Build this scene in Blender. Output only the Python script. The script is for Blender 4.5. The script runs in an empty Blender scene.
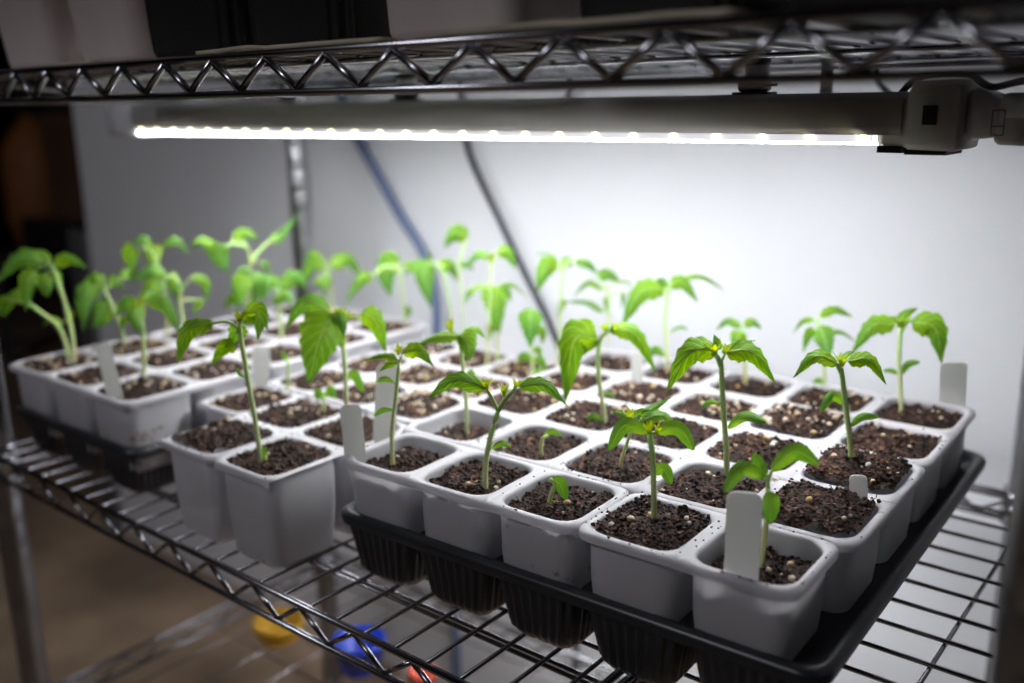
# seedlings under a grow light on wire shelving
EMIT = 54.0
EMIT_FILL_WALL = 18.0
EMIT_FILL_LOW = 40.0
FILL = 6.5
EXPO = 0.0
CAMR = (-0.6836, 0.2459, 0.0141)
CAMP = (7.3083, -5.9324, 3.5229)
CAMF = 947.8
PLANTS=[{'group': 'tomato seedlings in the front tray',  # stem and leaf points come from image pixels, unprojected at each base's depth
  'label': 'slim seedling with small side leaflets in the front left corner cell, beside a tag',
  'leaves': [('T', [[0.647, 0.511, 1.12], [0.786, 0.586, 1.143], [0.925, 0.662, 0.986]], 0.207, 0.64), ('T', [[0.598, 0.458, 1.072], [0.443, 0.403, 1.076], [0.261, 0.318, 1.007]], 0.114, 0.49),
             ('B', [[0.611, 0.473, 1.061], [0.615, 0.477, 1.195]], 0.093, 0.64), ('T', [[0.603, 0.464, 1.02], [0.541, 0.398, 0.995], [0.477, 0.33, 0.925]], 0.093, 0.64),
             ('K', [[0.569, 0.428, 0.813], [0.516, 0.371, 0.849], [0.454, 0.304, 0.822]], 0.062, 0.8), ('K', [[0.561, 0.419, 0.517], [0.492, 0.345, 0.523], [0.428, 0.277, 0.464]], 0.062, 0.7)],
  'n': [0.73, -0.683, -0.0],
  'r': 0.028,
  'stem': [[0.542, 0.399, -0.1], [0.547, 0.405, 0.303], [0.586, 0.446, 0.674], [0.617, 0.479, 1.019]]},
 {'group': 'tomato seedlings in the front tray',
  'label': 'forked seedling with two wide leaves like wings, second cell of the front row',
  'leaves': [('P', [[1.828, 0.571, 0.715], [1.794, 0.542, 0.825], [1.746, 0.5, 0.944]], 0.039, 0.14), ('P', [[1.828, 0.571, 0.715], [1.886, 0.622, 0.842], [1.965, 0.691, 0.947]], 0.048, 0.14),
             ('T', [[1.746, 0.5, 0.944], [1.534, 0.315, 1.036], [1.335, 0.142, 0.86]], 0.231, 0.5900000000000001), ('T', [[1.98, 0.703, 0.956], [2.13, 0.901, 0.95], [2.268, 1.087, 0.715]], 0.193, 0.56),
             ('B', [[1.753, 0.506, 0.905], [1.748, 0.501, 1.032]], 0.106, 0.64), ('B', [[1.872, 0.61, 0.822], [1.874, 0.611, 0.979]], 0.087, 0.64), ('B', [[1.944, 0.672, 0.899], [1.973, 0.698, 1.034]], 0.087, 0.64),
             ('K', [[1.78, 0.53, 0.347], [1.853, 0.593, 0.395], [1.917, 0.649, 0.352]], 0.067, 0.6)],
  'n': [0.657, -0.754, -0.0],
  'r': 0.038,
  'stem': [[1.723, 0.48, -0.1], [1.735, 0.49, 0.207], [1.775, 0.525, 0.478], [1.828, 0.571, 0.715]]},
 {'group': 'tomato seedlings in the front tray',
  'label': 'tiny bent sprout with one thick curled leaf, third cell of the front row',
  'leaves': [('K', [[2.446, 0.589, 0.167], [2.534, 0.593, 0.149], [2.607, 0.585, 0.023]], 0.139, 0.95), ('K', [[2.438, 0.583, -0.03], [2.46, 0.6, -0.06], [2.453, 0.594, -0.14]], 0.028, 0.8)],
  'n': [0.601, -0.8, -0.0],
  'r': 0.03,
  'stem': [[2.423, 0.572, -0.1], [2.438, 0.583, 0.019], [2.468, 0.606, 0.128], [2.431, 0.578, 0.177]]},
 {'group': 'tomato seedlings in the front tray',
  'label': 'upright seedling with a pair of smooth arched leaves, fourth cell of the front row',
  'leaves': [('K', [[3.382, 0.7, 0.8], [3.239, 0.56, 0.872], [3.152, 0.452, 0.661]], 0.148, 0.6499999999999999), ('K', [[3.433, 0.73, 0.802], [3.598, 0.826, 0.846], [3.718, 0.896, 0.655]], 0.148, 0.6499999999999999),
             ('B', [[3.398, 0.71, 0.729], [3.38, 0.699, 0.916]], 0.096, 0.64), ('B', [[3.434, 0.731, 0.749], [3.467, 0.75, 0.876]], 0.07, 0.64), ('K', [[3.44, 0.734, 0.422], [3.53, 0.729, 0.482], [3.608, 0.716, 0.378]], 0.131, 0.95)],
  'n': [0.501, -0.865, -0.0],
  'r': 0.036,
  'stem': [[3.443, 0.736, -0.1], [3.437, 0.733, 0.181], [3.424, 0.725, 0.503], [3.397, 0.709, 0.783]]},
 {'group': 'tomato seedlings in the front tray',
  'label': 'blurred seedling with four rounded leaves behind the tall tag, right end of the front row',
  'leaves': [('K', [[4.415, 0.754, 0.62], [4.309, 0.573, 0.736], [4.252, 0.412, 0.575]], 0.138, 0.6499999999999999), ('K', [[4.468, 0.777, 0.693], [4.601, 0.889, 0.84], [4.754, 1.009, 0.738]], 0.155, 0.75),
             ('K', [[4.435, 0.763, 0.655], [4.364, 0.787, 0.681], [4.295, 0.812, 0.785]], 0.13, 0.8999999999999999), ('K', [[4.476, 0.726, 0.526], [4.504, 0.711, 0.437], [4.515, 0.688, 0.277]], 0.155, 0.95)],
  'n': [0.396, -0.918, -0.0],
  'r': 0.03,
  'stem': [[4.426, 0.759, -0.25], [4.448, 0.768, 0.22], [4.45, 0.769, 0.479], [4.445, 0.767, 0.589]]},
 {'group': 'tomato seedlings in the front tray',
  'label': 'thin pale stemmed seedling with a drooping folded leaf, left cell of the second row',
  'leaves': [('T', [[0.395, 1.624, 1.051], [0.543, 1.589, 0.986], [0.646, 1.515, 0.794]], 0.319, 0.92), ('T', [[0.403, 1.631, 1.028], [0.195, 1.511, 1.022], [-0.065, 1.343, 0.903]], 0.205, 0.44),
             ('T', [[0.429, 1.655, 1.073], [0.48, 1.835, 1.081], [0.494, 1.983, 0.924]], 0.16, 0.44), ('B', [[0.337, 1.572, 1.007], [0.317, 1.553, 1.213]], 0.091, 0.74),
             ('K', [[0.444, 1.668, 0.564], [0.486, 1.706, 0.609], [0.519, 1.736, 0.573]], 0.068, 0.8)],
  'n': [0.671, -0.742, -0.0],
  'r': 0.032,
  'stem': [[0.439, 1.664, -0.1], [0.438, 1.663, 0.282], [0.42, 1.647, 0.635], [0.411, 1.639, 1.016]]},
 {'group': 'tomato seedlings in the front tray',
  'label': 'hooked little sprout behind the wing leaved seedling, second row',
  'leaves': [('K', [[1.66, 1.525, 0.155], [1.718, 1.569, 0.21], [1.792, 1.626, 0.155]], 0.073, 0.8)],
  'n': [0.607, -0.795, -0.0],
  'r': 0.025,
  'stem': [[1.634, 1.505, -0.1], [1.626, 1.499, 0.022], [1.643, 1.512, 0.133], [1.685, 1.544, 0.166]]},
 {'group': 'tomato seedlings in the front tray',
  'label': 'bushy yellow green seedling with notched leaves, third cell of the second row',
  'leaves': [('T', [[2.723, 1.657, 0.491], [2.874, 1.812, 0.554], [3.019, 1.963, 0.364]], 0.169, 0.49), ('T', [[2.698, 1.641, 0.552], [2.773, 1.807, 0.609], [2.88, 1.993, 0.691]], 0.119, 0.49),
             ('B', [[2.674, 1.626, 0.469], [2.623, 1.594, 0.631]], 0.099, 0.74), ('T', [[2.657, 1.616, 0.509], [2.575, 1.563, 0.564], [2.492, 1.511, 0.597]], 0.089, 0.54),
             ('T', [[2.69, 1.636, 0.51], [2.728, 1.66, 0.6], [2.803, 1.707, 0.616]], 0.099, 0.64), ('T', [[2.666, 1.621, 0.468], [2.726, 1.659, 0.5], [2.805, 1.709, 0.473]], 0.089, 0.54)],
  'n': [0.534, -0.845, -0.0],
  'r': 0.025,
  'stem': [[2.574, 1.563, -0.1], [2.572, 1.562, 0.069], [2.612, 1.587, 0.238], [2.674, 1.626, 0.51]]},
 {'group': 'tomato seedlings in the front tray',
  'label': 'tall hairy stemmed seedling with two broad veined leaves, fourth cell of the second row',
  'leaves': [('P', [[3.339, 2.102, 1.06], [3.303, 2.084, 1.147], [3.259, 2.063, 1.184]], 0.059, 0.14), ('T', [[3.292, 2.079, 1.215], [3.11, 1.908, 1.208], [2.95, 1.748, 0.816]], 0.335, 0.64),
             ('T', [[3.376, 2.119, 1.2], [3.579, 2.244, 1.206], [3.776, 2.366, 0.913]], 0.276, 0.5900000000000001), ('T', [[3.343, 2.103, 1.198], [3.433, 2.257, 1.26], [3.538, 2.419, 1.281]], 0.128, 0.49),
             ('T', [[3.325, 2.095, 1.217], [3.269, 2.123, 1.296], [3.225, 2.157, 1.348]], 0.098, 0.64), ('B', [[3.294, 2.08, 1.137], [3.264, 2.065, 1.303]], 0.128, 0.64), ('B', [[3.362, 2.112, 1.14], [3.382, 2.122, 1.279]], 0.089, 0.64),
             ('K', [[3.421, 2.141, 0.439], [3.602, 2.117, 0.605], [3.819, 2.11, 0.591]], 0.118, 0.6499999999999999), ('K', [[3.335, 2.1, 0.688], [3.258, 2.063, 0.693], [3.183, 2.026, 0.637]], 0.059, 0.6)],
  'n': [0.433, -0.902, -0.0],
  'r': 0.04,
  'stem': [[3.432, 2.146, -0.1], [3.41, 2.136, 0.264], [3.37, 2.116, 0.67], [3.338, 2.101, 1.099]]},
 {'group': 'tomato seedlings in the front tray',
  'label': 'seedling with a huge hanging left leaf and hooked top, third row centre',
  'leaves': [('T', [[1.584, 2.611, 0.956], [1.425, 2.387, 0.976], [1.394, 2.248, 0.278]], 0.502, 0.76), ('T', [[1.694, 2.683, 1.095], [1.914, 2.858, 1.018], [2.11, 3.016, 0.558]], 0.262, 0.5900000000000001),
             ('B', [[1.657, 2.66, 1.026], [1.638, 2.647, 1.163]], 0.125, 0.64), ('B', [[1.713, 2.696, 1.05], [1.748, 2.719, 1.141]], 0.103, 0.64), ('T', [[1.575, 2.606, 0.899], [1.488, 2.608, 0.991], [1.434, 2.632, 1.092]], 0.137, 0.54),
             ('K', [[1.648, 2.653, -0.028], [1.552, 2.591, 0.065], [1.467, 2.535, 0.003]], 0.08, 0.7), ('K', [[1.626, 2.639, 0.316], [1.682, 2.676, 0.341], [1.748, 2.719, 0.284]], 0.046, 0.7)],
  'n': [0.549, -0.836, -0.0],
  'r': 0.034,
  'stem': [[1.667, 2.666, -0.1], [1.626, 2.639, 0.257], [1.586, 2.613, 0.632], [1.594, 2.618, 0.899], [1.63, 2.642, 1.014], [1.712, 2.696, 1.084]]},
 {'group': 'tomato seedlings in the front tray',
  'label': 'sturdy seedling with spread leaves and two pale lower leaves, right cell of the third row',
  'leaves': [('T', [[4.238, 2.722, 1.088], [4.056, 2.609, 1.163], [3.895, 2.503, 0.942]], 0.194, 0.56), ('T', [[4.322, 2.75, 1.115], [4.497, 2.807, 1.156], [4.653, 2.859, 0.93]], 0.194, 0.5900000000000001),
             ('B', [[4.276, 2.734, 1.032], [4.265, 2.731, 1.207]], 0.136, 0.64), ('T', [[4.271, 2.733, 1.11], [4.291, 2.792, 1.173], [4.349, 2.864, 1.212]], 0.087, 0.54),
             ('K', [[4.314, 2.747, 0.698], [4.224, 2.665, 0.782], [4.148, 2.587, 0.628]], 0.107, 0.75), ('K', [[4.388, 2.772, 0.485], [4.476, 2.8, 0.586], [4.618, 2.847, 0.602]], 0.087, 0.7),
             ('P', [[4.269, 2.732, 1.012], [4.24, 2.722, 1.068], [4.212, 2.713, 1.095]], 0.048, 0.14)],
  'n': [0.314, -0.95, -0.0],
  'r': 0.036,
  'stem': [[4.429, 2.785, 0.0], [4.389, 2.772, 0.343], [4.32, 2.749, 0.739], [4.266, 2.731, 1.051]]},
 {'group': 'tomato seedlings in the front tray',
  'label': 'tall seedling with a drooping dark right leaf, right back corner cell beside a white tag',
  'leaves': [('T', [[4.039, 5.034, 1.002], [3.821, 4.92, 0.987], [3.639, 4.817, 0.63]], 0.304, 0.64), ('T', [[4.209, 5.082, 1.051], [4.449, 5.124, 1.007], [4.56, 5.129, 0.602]], 0.374, 0.74),
             ('T', [[4.088, 5.047, 1.041], [4.114, 5.159, 1.132], [4.203, 5.288, 1.177]], 0.163, 0.54), ('T', [[4.067, 5.042, 1.04], [3.978, 5.094, 1.067], [3.876, 5.143, 1.043]], 0.093, 0.54),
             ('B', [[4.107, 5.053, 0.925], [4.082, 5.046, 1.111]], 0.163, 0.64), ('K', [[4.155, 5.066, 0.43], [4.207, 5.081, 0.555], [4.327, 5.115, 0.591]], 0.093, 0.7),
             ('K', [[4.114, 5.055, 0.426], [4.038, 5.033, 0.466], [3.956, 5.01, 0.446]], 0.07, 0.6), ('P', [[4.107, 5.053, 0.925], [4.158, 5.067, 1.047], [4.217, 5.084, 1.075]], 0.058, 0.14)],
  'n': [0.272, -0.962, -0.0],
  'r': 0.036,
  'stem': [[4.196, 5.078, -0.1], [4.145, 5.064, 0.296], [4.107, 5.053, 0.653], [4.103, 5.052, 0.972]]},
 {'group': 'tomato seedlings in the front tray',
  'label': 'seedling with five scattered leaves and pebbly soil below, back row next to the corner',
  'leaves': [('T', [[2.979, 5.501, 0.757], [3.098, 5.384, 0.642], [3.231, 5.274, 0.404]], 0.332, 0.92), ('T', [[2.982, 5.502, 0.886], [3.123, 5.607, 0.975], [3.316, 5.731, 0.875]], 0.179, 0.54),
             ('T', [[2.948, 5.489, 0.703], [2.884, 5.413, 0.649], [2.854, 5.348, 0.419]], 0.166, 0.84), ('T', [[2.918, 5.478, 0.83], [2.768, 5.503, 0.801], [2.633, 5.533, 0.611]], 0.128, 0.49),
             ('T', [[3.084, 5.539, 0.686], [3.206, 5.691, 0.676], [3.337, 5.845, 0.545]], 0.115, 0.44), ('K', [[3.069, 5.534, -0.009], [3.01, 5.512, 0.025], [2.971, 5.498, -0.085]], 0.128, 0.8999999999999999)],
  'n': [0.344, -0.939, -0.0],
  'r': 0.03,
  'stem': [[3.097, 5.544, -0.1], [3.069, 5.534, 0.189], [3.016, 5.514, 0.513], [2.965, 5.495, 0.807]]},
 {'group': 'tomato seedlings in the front tray',
  'label': 'pale blurred seedling seen behind the tall hairy stemmed one, back row',
  'leaves': [('T', [[2.109, 5.111, 0.712], [1.96, 5.042, 0.774], [1.826, 4.98, 0.646]], 0.156, 0.54), ('T', [[2.143, 5.126, 0.727], [2.234, 5.168, 0.772], [2.347, 5.221, 0.685]], 0.156, 0.64),
             ('T', [[2.123, 5.117, 0.66], [2.126, 5.008, 0.566], [2.14, 4.905, 0.416]], 0.287, 0.92)],
  'n': [0.42, -0.908, -0.0],
  'r': 0.032,
  'stem': [[2.188, 5.147, -0.1], [2.175, 5.141, 0.197], [2.153, 5.131, 0.463], [2.123, 5.117, 0.66]]},
 {'group': 'tomato seedlings in the front tray',
  'label': 'slender seedling with one long lance leaf to the left, back row against the wall',
  'leaves': [('T', [[1.054, 4.962, 1.116], [0.866, 4.683, 1.083], [0.727, 4.432, 0.626]], 0.381, 0.6900000000000001), ('T', [[1.111, 4.994, 1.144], [1.286, 5.036, 1.204], [1.493, 5.095, 0.956]], 0.245, 0.74),
             ('T', [[1.144, 5.013, 1.199], [1.405, 5.276, 1.268], [1.645, 5.527, 1.065]], 0.122, 0.44), ('T', [[1.089, 4.981, 1.117], [1.028, 4.947, 1.208], [0.961, 4.909, 1.222]], 0.15, 0.64),
             ('T', [[1.056, 4.963, 1.035], [0.992, 4.927, 1.041], [0.954, 4.905, 0.951]], 0.109, 0.64), ('K', [[1.137, 5.009, 0.516], [1.25, 5.073, 0.589], [1.342, 5.125, 0.564]], 0.054, 0.6),
             ('K', [[1.075, 4.974, 0.18], [0.98, 4.92, 0.261], [0.911, 4.881, 0.175]], 0.136, 0.8999999999999999)],
  'n': [0.493, -0.87, -0.0],
  'r': 0.03,
  'stem': [[1.116, 4.997, -0.1], [1.108, 4.992, 0.265], [1.075, 4.974, 0.68], [1.102, 4.989, 1.022]]},
 {'group': 'tomato seedlings in the front tray',
  'label': 'faint seedling with a dark oval leaf to the left, back row left of centre',
  'leaves': [('T', [[-0.57, 4.795, 1.281], [-0.65, 4.612, 1.267], [-0.69, 4.458, 0.946]], 0.363, 0.89), ('T', [[-0.376, 4.937, 1.337], [-0.26, 5.085, 1.301], [-0.158, 5.222, 1.131]], 0.174, 0.5900000000000001),
             ('P', [[-0.513, 4.837, 1.223], [-0.456, 4.878, 1.337], [-0.365, 4.945, 1.351]], 0.044, 0.14), ('T', [[-0.535, 4.82, 1.281], [-0.46, 4.875, 1.358], [-0.41, 4.912, 1.251]], 0.174, 0.74),
             ('T', [[-0.57, 4.795, 1.338], [-0.747, 4.789, 1.442], [-0.942, 4.769, 1.423]], 0.087, 0.34)],
  'n': [0.592, -0.806, -0.0],
  'r': 0.024,
  'stem': [[-0.572, 4.793, -0.1], [-0.548, 4.811, 0.348], [-0.536, 4.82, 0.789], [-0.513, 4.837, 1.194]]},
 {'group': 'tomato seedlings in the front tray',
  'label': 'thin seedling with arching pale leaves, back row behind the hooked seedling',
  'leaves': [('T', [[-0.448, 5.603, 1.015], [-0.308, 5.695, 1.055], [-0.139, 5.805, 0.912]], 0.241, 0.74), ('T', [[-0.36, 5.66, 0.82], [-0.559, 5.53, 0.932], [-0.757, 5.4, 0.696]], 0.136, 0.49),
             ('T', [[-0.357, 5.662, 0.486], [-0.539, 5.483, 0.647], [-0.773, 5.27, 0.655]], 0.136, 0.49), ('T', [[-0.189, 5.773, 0.942], [-0.076, 5.847, 0.951], [-0.015, 5.886, 0.852]], 0.06, 0.54),
             ('T', [[-0.322, 5.685, 0.73], [-0.323, 5.685, 0.591], [-0.269, 5.72, 0.364]], 0.121, 0.84), ('T', [[-0.844, 5.343, 0.665], [-0.883, 5.317, 0.582], [-0.932, 5.285, 0.388]], 0.151, 0.92),
             ('T', [[-0.138, 5.806, 0.791], [-0.12, 5.818, 0.688], [-0.147, 5.8, 0.518]], 0.09, 0.84)],
  'n': [0.548, -0.836, -0.0],
  'r': 0.024,
  'stem': [[-0.315, 5.69, -0.1], [-0.305, 5.697, 0.21], [-0.296, 5.702, 0.593], [-0.323, 5.685, 0.85]]},
 {'group': 'tomato seedlings in the middle pots',
  'label': 'leggy seedling with a long curled left leaf, front pot standing on the bare wires',
  'leaves': [('P', [[-0.966, -0.252, 1.249], [-1.035, -0.351, 1.366], [-1.149, -0.514, 1.36]], 0.043, 0.14), ('T', [[-1.12, -0.472, 1.377], [-1.218, -0.7, 1.33], [-1.258, -0.844, 0.987]], 0.282, 0.49),
             ('T', [[-0.94, -0.215, 1.438], [-0.792, -0.136, 1.45], [-0.749, -0.204, 1.185]], 0.282, 0.74), ('T', [[-0.949, -0.229, 1.354], [-0.887, -0.053, 1.411], [-0.889, 0.031, 1.227]], 0.174, 0.64),
             ('T', [[-0.968, -0.256, 1.314], [-1.08, -0.241, 1.182], [-1.198, -0.235, 1.016]], 0.239, 0.92), ('T', [[-1.012, -0.318, 1.116], [-1.157, -0.351, 1.061], [-1.323, -0.414, 0.859]], 0.217, 0.84),
             ('B', [[-0.974, -0.264, 1.315], [-0.961, -0.245, 1.484]], 0.13, 0.64), ('K', [[-0.954, -0.235, 0.747], [-0.992, -0.29, 0.798], [-1.007, -0.31, 0.866]], 0.043, 0.7)],
  'n': [0.819, -0.574, -0.0],
  'r': 0.036,
  'stem': [[-0.911, -0.174, -0.3], [-0.922, -0.189, 0.138], [-0.945, -0.223, 0.669], [-0.966, -0.253, 1.109], [-0.972, -0.261, 1.357]]},
 {'group': 'tomato seedlings in the middle pots',
  'label': 'tiny green sprout at the foot of the leggy seedling',
  'leaves': [('K', [[-0.883, -0.157, -0.183], [-0.892, -0.17, -0.112], [-0.865, -0.131, -0.037]], 0.098, 0.95)],
  'n': [0.817, -0.577, -0.0],
  'r': 0.02,
  'stem': [[-0.876, -0.147, -0.3], [-0.872, -0.141, -0.208], [-0.869, -0.137, -0.14]]},
 {'group': 'tomato seedlings in the middle pots',
  'label': 'seedling with one very large heart shaped leaf facing forward, middle pots',
  'leaves': [('P', [[-1.056, 1.158, 1.009], [-1.109, 1.095, 1.157], [-1.138, 1.061, 1.183]], 0.048, 0.14), ('T', [[-1.055, 1.081, 1.19], [-1.032, 0.839, 0.954], [-1.005, 0.6, 0.471]], 0.673, 0.92),
             ('T', [[-1.199, 1.144, 1.185], [-1.37, 0.943, 1.323], [-1.548, 0.733, 0.999]], 0.288, 0.64), ('T', [[-1.033, 1.031, 1.179], [-0.951, 1.089, 1.125], [-0.916, 1.091, 0.922]], 0.216, 0.84),
             ('P', [[-1.045, 1.17, 1.08], [-0.977, 1.251, 1.122], [-0.887, 1.356, 1.114]], 0.036, 0.14), ('T', [[-0.885, 1.359, 1.186], [-0.788, 1.473, 1.057], [-0.72, 1.554, 0.675]], 0.324, 0.84),
             ('B', [[-1.069, 1.143, 1.058], [-1.046, 1.169, 1.259]], 0.156, 0.64), ('B', [[-1.016, 1.205, 1.077], [-0.981, 1.246, 1.218]], 0.12, 0.64), ('B', [[-1.044, 1.172, 0.718], [-1.053, 1.162, 0.888]], 0.132, 0.74),
             ('K', [[-1.024, 1.195, 0.423], [-0.964, 1.266, 0.416], [-0.91, 1.33, 0.212]], 0.132, 0.95)],
  'n': [0.762, -0.647, -0.0],
  'r': 0.034,
  'stem': [[-1.05, 1.165, -0.3], [-1.043, 1.174, 0.127], [-1.035, 1.183, 0.559], [-1.046, 1.17, 0.864], [-1.068, 1.144, 1.082]]},
 {'group': 'tomato seedlings in the middle pots',
  'label': 'short yellow tipped sprout left of the big leaved seedling, middle pots',
  'leaves': [('K', [[-1.673, 1.357, -0.013], [-1.716, 1.304, 0.071], [-1.72, 1.299, -0.033]], 0.101, 0.95), ('K', [[-1.665, 1.368, -0.001], [-1.615, 1.429, 0.084], [-1.596, 1.453, -0.023]], 0.113, 0.95)],
  'n': [0.778, -0.628, -0.0],
  'r': 0.026,
  'stem': [[-1.692, 1.334, -0.3], [-1.678, 1.351, -0.144], [-1.672, 1.359, 0.013]]},
 {'group': 'tomato seedlings in the middle pots',
  'label': 'broken looking bare stem left of the heart leaved seedling',
  'leaves': [('K', [[-2.896, 1.774, 0.163], [-2.924, 1.737, 0.251], [-2.928, 1.731, 0.336]], 0.055, 0.8999999999999999)],
  'n': [0.801, -0.599, -0.0],
  'r': 0.026,
  'stem': [[-2.931, 1.727, -0.3], [-2.906, 1.76, -0.09], [-2.893, 1.777, 0.219]]},
 {'group': 'tomato seedlings in the middle pots',
  'label': 'seedling with a pale hanging leaf above the forked one, back of middle pots',
  'leaves': [('T', [[-1.383, 4.289, 1.389], [-1.527, 4.164, 1.448], [-1.7, 4.015, 1.195]], 0.176, 0.54), ('T', [[-1.317, 4.345, 1.474], [-1.171, 4.405, 1.464], [-1.051, 4.442, 1.227]], 0.25, 0.79),
             ('B', [[-1.385, 4.287, 1.245], [-1.371, 4.299, 1.475]], 0.118, 0.74), ('T', [[-1.531, 4.161, 0.958], [-1.631, 4.074, 0.903], [-1.688, 4.025, 0.698]], 0.118, 0.54)],
  'n': [0.653, -0.757, -0.0],
  'r': 0.026,
  'stem': [[-1.452, 4.229, -0.3], [-1.433, 4.245, 0.184], [-1.403, 4.272, 0.779], [-1.384, 4.288, 1.332]]},
 {'group': 'tomato seedlings in the middle pots',
  'label': 'seedling with a broad bright leaf hanging left of the dark cable, back of middle pots',
  'leaves': [('T', [[-1.537, 4.572, 0.922], [-1.455, 4.445, 0.744], [-1.32, 4.362, 0.267]], 0.511, 0.92), ('T', [[-1.572, 4.543, 0.893], [-1.755, 4.389, 0.907], [-1.903, 4.264, 0.66]], 0.135, 0.49),
             ('T', [[-1.504, 4.6, 0.922], [-1.412, 4.808, 0.917], [-1.279, 5.05, 0.693]], 0.12, 0.44), ('T', [[-1.504, 4.6, 0.892], [-1.427, 4.664, 0.861], [-1.36, 4.721, 0.678]], 0.18, 0.74),
             ('T', [[-1.534, 4.574, 0.333], [-1.606, 4.514, 0.292], [-1.641, 4.484, 0.029]], 0.21, 0.84)],
  'n': [0.644, -0.765, -0.0],
  'r': 0.03,
  'stem': [[-1.531, 4.577, -0.3], [-1.536, 4.573, 0.18], [-1.541, 4.568, 0.637], [-1.55, 4.561, 0.863]]},
 {'group': 'tomato seedlings in the middle pots',
  'label': 'small light seedling with an oval leaf at the foot of the dark cable',
  'leaves': [('T', [[-0.427, 3.981, 0.832], [-0.376, 3.894, 0.657], [-0.318, 3.812, 0.324]], 0.415, 0.92), ('T', [[-0.397, 4.004, 0.525], [-0.307, 4.074, 0.495], [-0.312, 4.07, 0.313]], 0.166, 0.84),
             ('K', [[-0.41, 3.993, 0.073], [-0.334, 4.053, 0.101], [-0.27, 4.103, -0.043]], 0.138, 0.95), ('K', [[-0.421, 3.985, 0.102], [-0.507, 3.918, 0.16], [-0.573, 3.867, 0.075]], 0.125, 0.8999999999999999),
             ('K', [[-0.409, 3.994, 0.215], [-0.355, 4.036, 0.243], [-0.323, 4.061, 0.158]], 0.111, 0.8999999999999999), ('K', [[-0.423, 3.984, -0.127], [-0.335, 4.052, -0.071], [-0.248, 4.119, -0.186]], 0.125, 0.8)],
  'n': [0.613, -0.79, -0.0],
  'r': 0.024,
  'stem': [[-0.402, 4.0, -0.3], [-0.411, 3.993, -0.041], [-0.42, 3.986, 0.244], [-0.429, 3.979, 0.526]]},
 {'group': 'tomato seedlings in the middle pots',
  'label': 'tall faint seedling topped by a single round leaf, back of middle pots',
  'leaves': [('T', [[-2.528, 5.042, 1.47], [-2.644, 4.937, 1.591], [-2.784, 4.81, 1.352]], 0.353, 0.84), ('P', [[-2.616, 4.962, 1.095], [-2.578, 4.997, 1.283], [-2.528, 5.042, 1.454]], 0.048, 0.14),
             ('T', [[-2.628, 4.951, 1.079], [-2.518, 5.051, 1.095], [-2.444, 5.118, 0.962]], 0.144, 0.54)],
  'n': [0.671, -0.741, -0.0],
  'r': 0.022,
  'stem': [[-2.585, 4.99, -0.3], [-2.587, 4.988, 0.193], [-2.601, 4.975, 0.68], [-2.616, 4.962, 1.126]]},
 {'group': 'tomato seedlings in the left tray',
  'label': 'seedling with a hanging spade leaf before the blue cable, left tray back corner',
  'leaves': [('T', [[-2.958, 4.665, 1.135], [-2.958, 4.529, 0.939], [-2.826, 4.515, 0.442]], 0.448, 0.92), ('P', [[-2.802, 4.81, 0.939], [-2.845, 4.77, 1.068], [-2.958, 4.665, 1.135]], 0.048, 0.14),
             ('T', [[-2.869, 4.748, 1.037], [-2.771, 4.907, 1.062], [-2.711, 5.031, 0.788]], 0.288, 0.74), ('T', [[-3.006, 4.62, 1.042], [-3.122, 4.513, 1.097], [-3.261, 4.383, 0.924]], 0.256, 0.64),
             ('T', [[-2.958, 4.665, 1.135], [-2.971, 4.653, 1.201], [-2.943, 4.679, 1.277]], 0.128, 0.74)],
  'n': [0.681, -0.733, -0.0],
  'r': 0.024,
  'stem': [[-2.732, 4.875, -0.1], [-2.726, 4.881, 0.195], [-2.764, 4.846, 0.602], [-2.801, 4.811, 0.971]]},
 {'group': 'tomato seedlings in the left tray',
  'label': 'light leaved seedling with a long left leaf over the far brown cell',
  'leaves': [('T', [[-3.968, 4.812, 1.022], [-4.005, 4.703, 0.833], [-3.924, 4.713, 0.457]], 0.436, 0.92), ('T', [[-4.202, 4.571, 0.8], [-4.292, 4.407, 0.75], [-4.45, 4.172, 0.368]], 0.285, 0.74),
             ('P', [[-3.881, 4.901, 0.851], [-4.038, 4.74, 0.959], [-4.202, 4.571, 0.8]], 0.067, 0.14), ('T', [[-3.901, 4.881, 0.952], [-4.049, 4.8, 1.122], [-4.224, 4.692, 0.981]], 0.302, 0.64),
             ('T', [[-3.857, 4.927, 0.917], [-3.767, 5.019, 0.98], [-3.697, 5.09, 0.876]], 0.168, 0.64), ('K', [[-3.858, 4.925, 0.071], [-3.809, 4.976, 0.171], [-3.818, 4.967, 0.274]], 0.134, 0.8999999999999999)],
  'n': [0.717, -0.697, -0.0],
  'r': 0.026,
  'stem': [[-3.863, 4.92, -0.1], [-3.854, 4.929, 0.208], [-3.867, 4.916, 0.548], [-3.88, 4.902, 0.885]]},
 {'group': 'tomato seedlings in the left tray',
  'label': 'pale curly seedling in front of the chrome back post',
  'leaves': [('T', [[-5.056, 4.324, 0.886], [-5.194, 4.16, 0.995], [-5.323, 4.005, 0.565]], 0.341, 0.64), ('T', [[-5.013, 4.377, 0.917], [-4.861, 4.636, 1.014], [-4.754, 4.843, 0.669]], 0.341, 0.64),
             ('T', [[-5.113, 4.257, 1.059], [-5.191, 4.163, 1.128], [-5.262, 4.077, 1.002]], 0.205, 0.74), ('T', [[-5.104, 4.267, 0.753], [-4.985, 4.254, 0.676], [-4.961, 4.126, 0.484]], 0.239, 0.92),
             ('T', [[-5.191, 4.163, 0.692], [-5.115, 4.254, 0.618], [-5.076, 4.301, 0.374]], 0.171, 0.74)],
  'n': [0.768, -0.64, -0.0],
  'r': 0.03,
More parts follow.
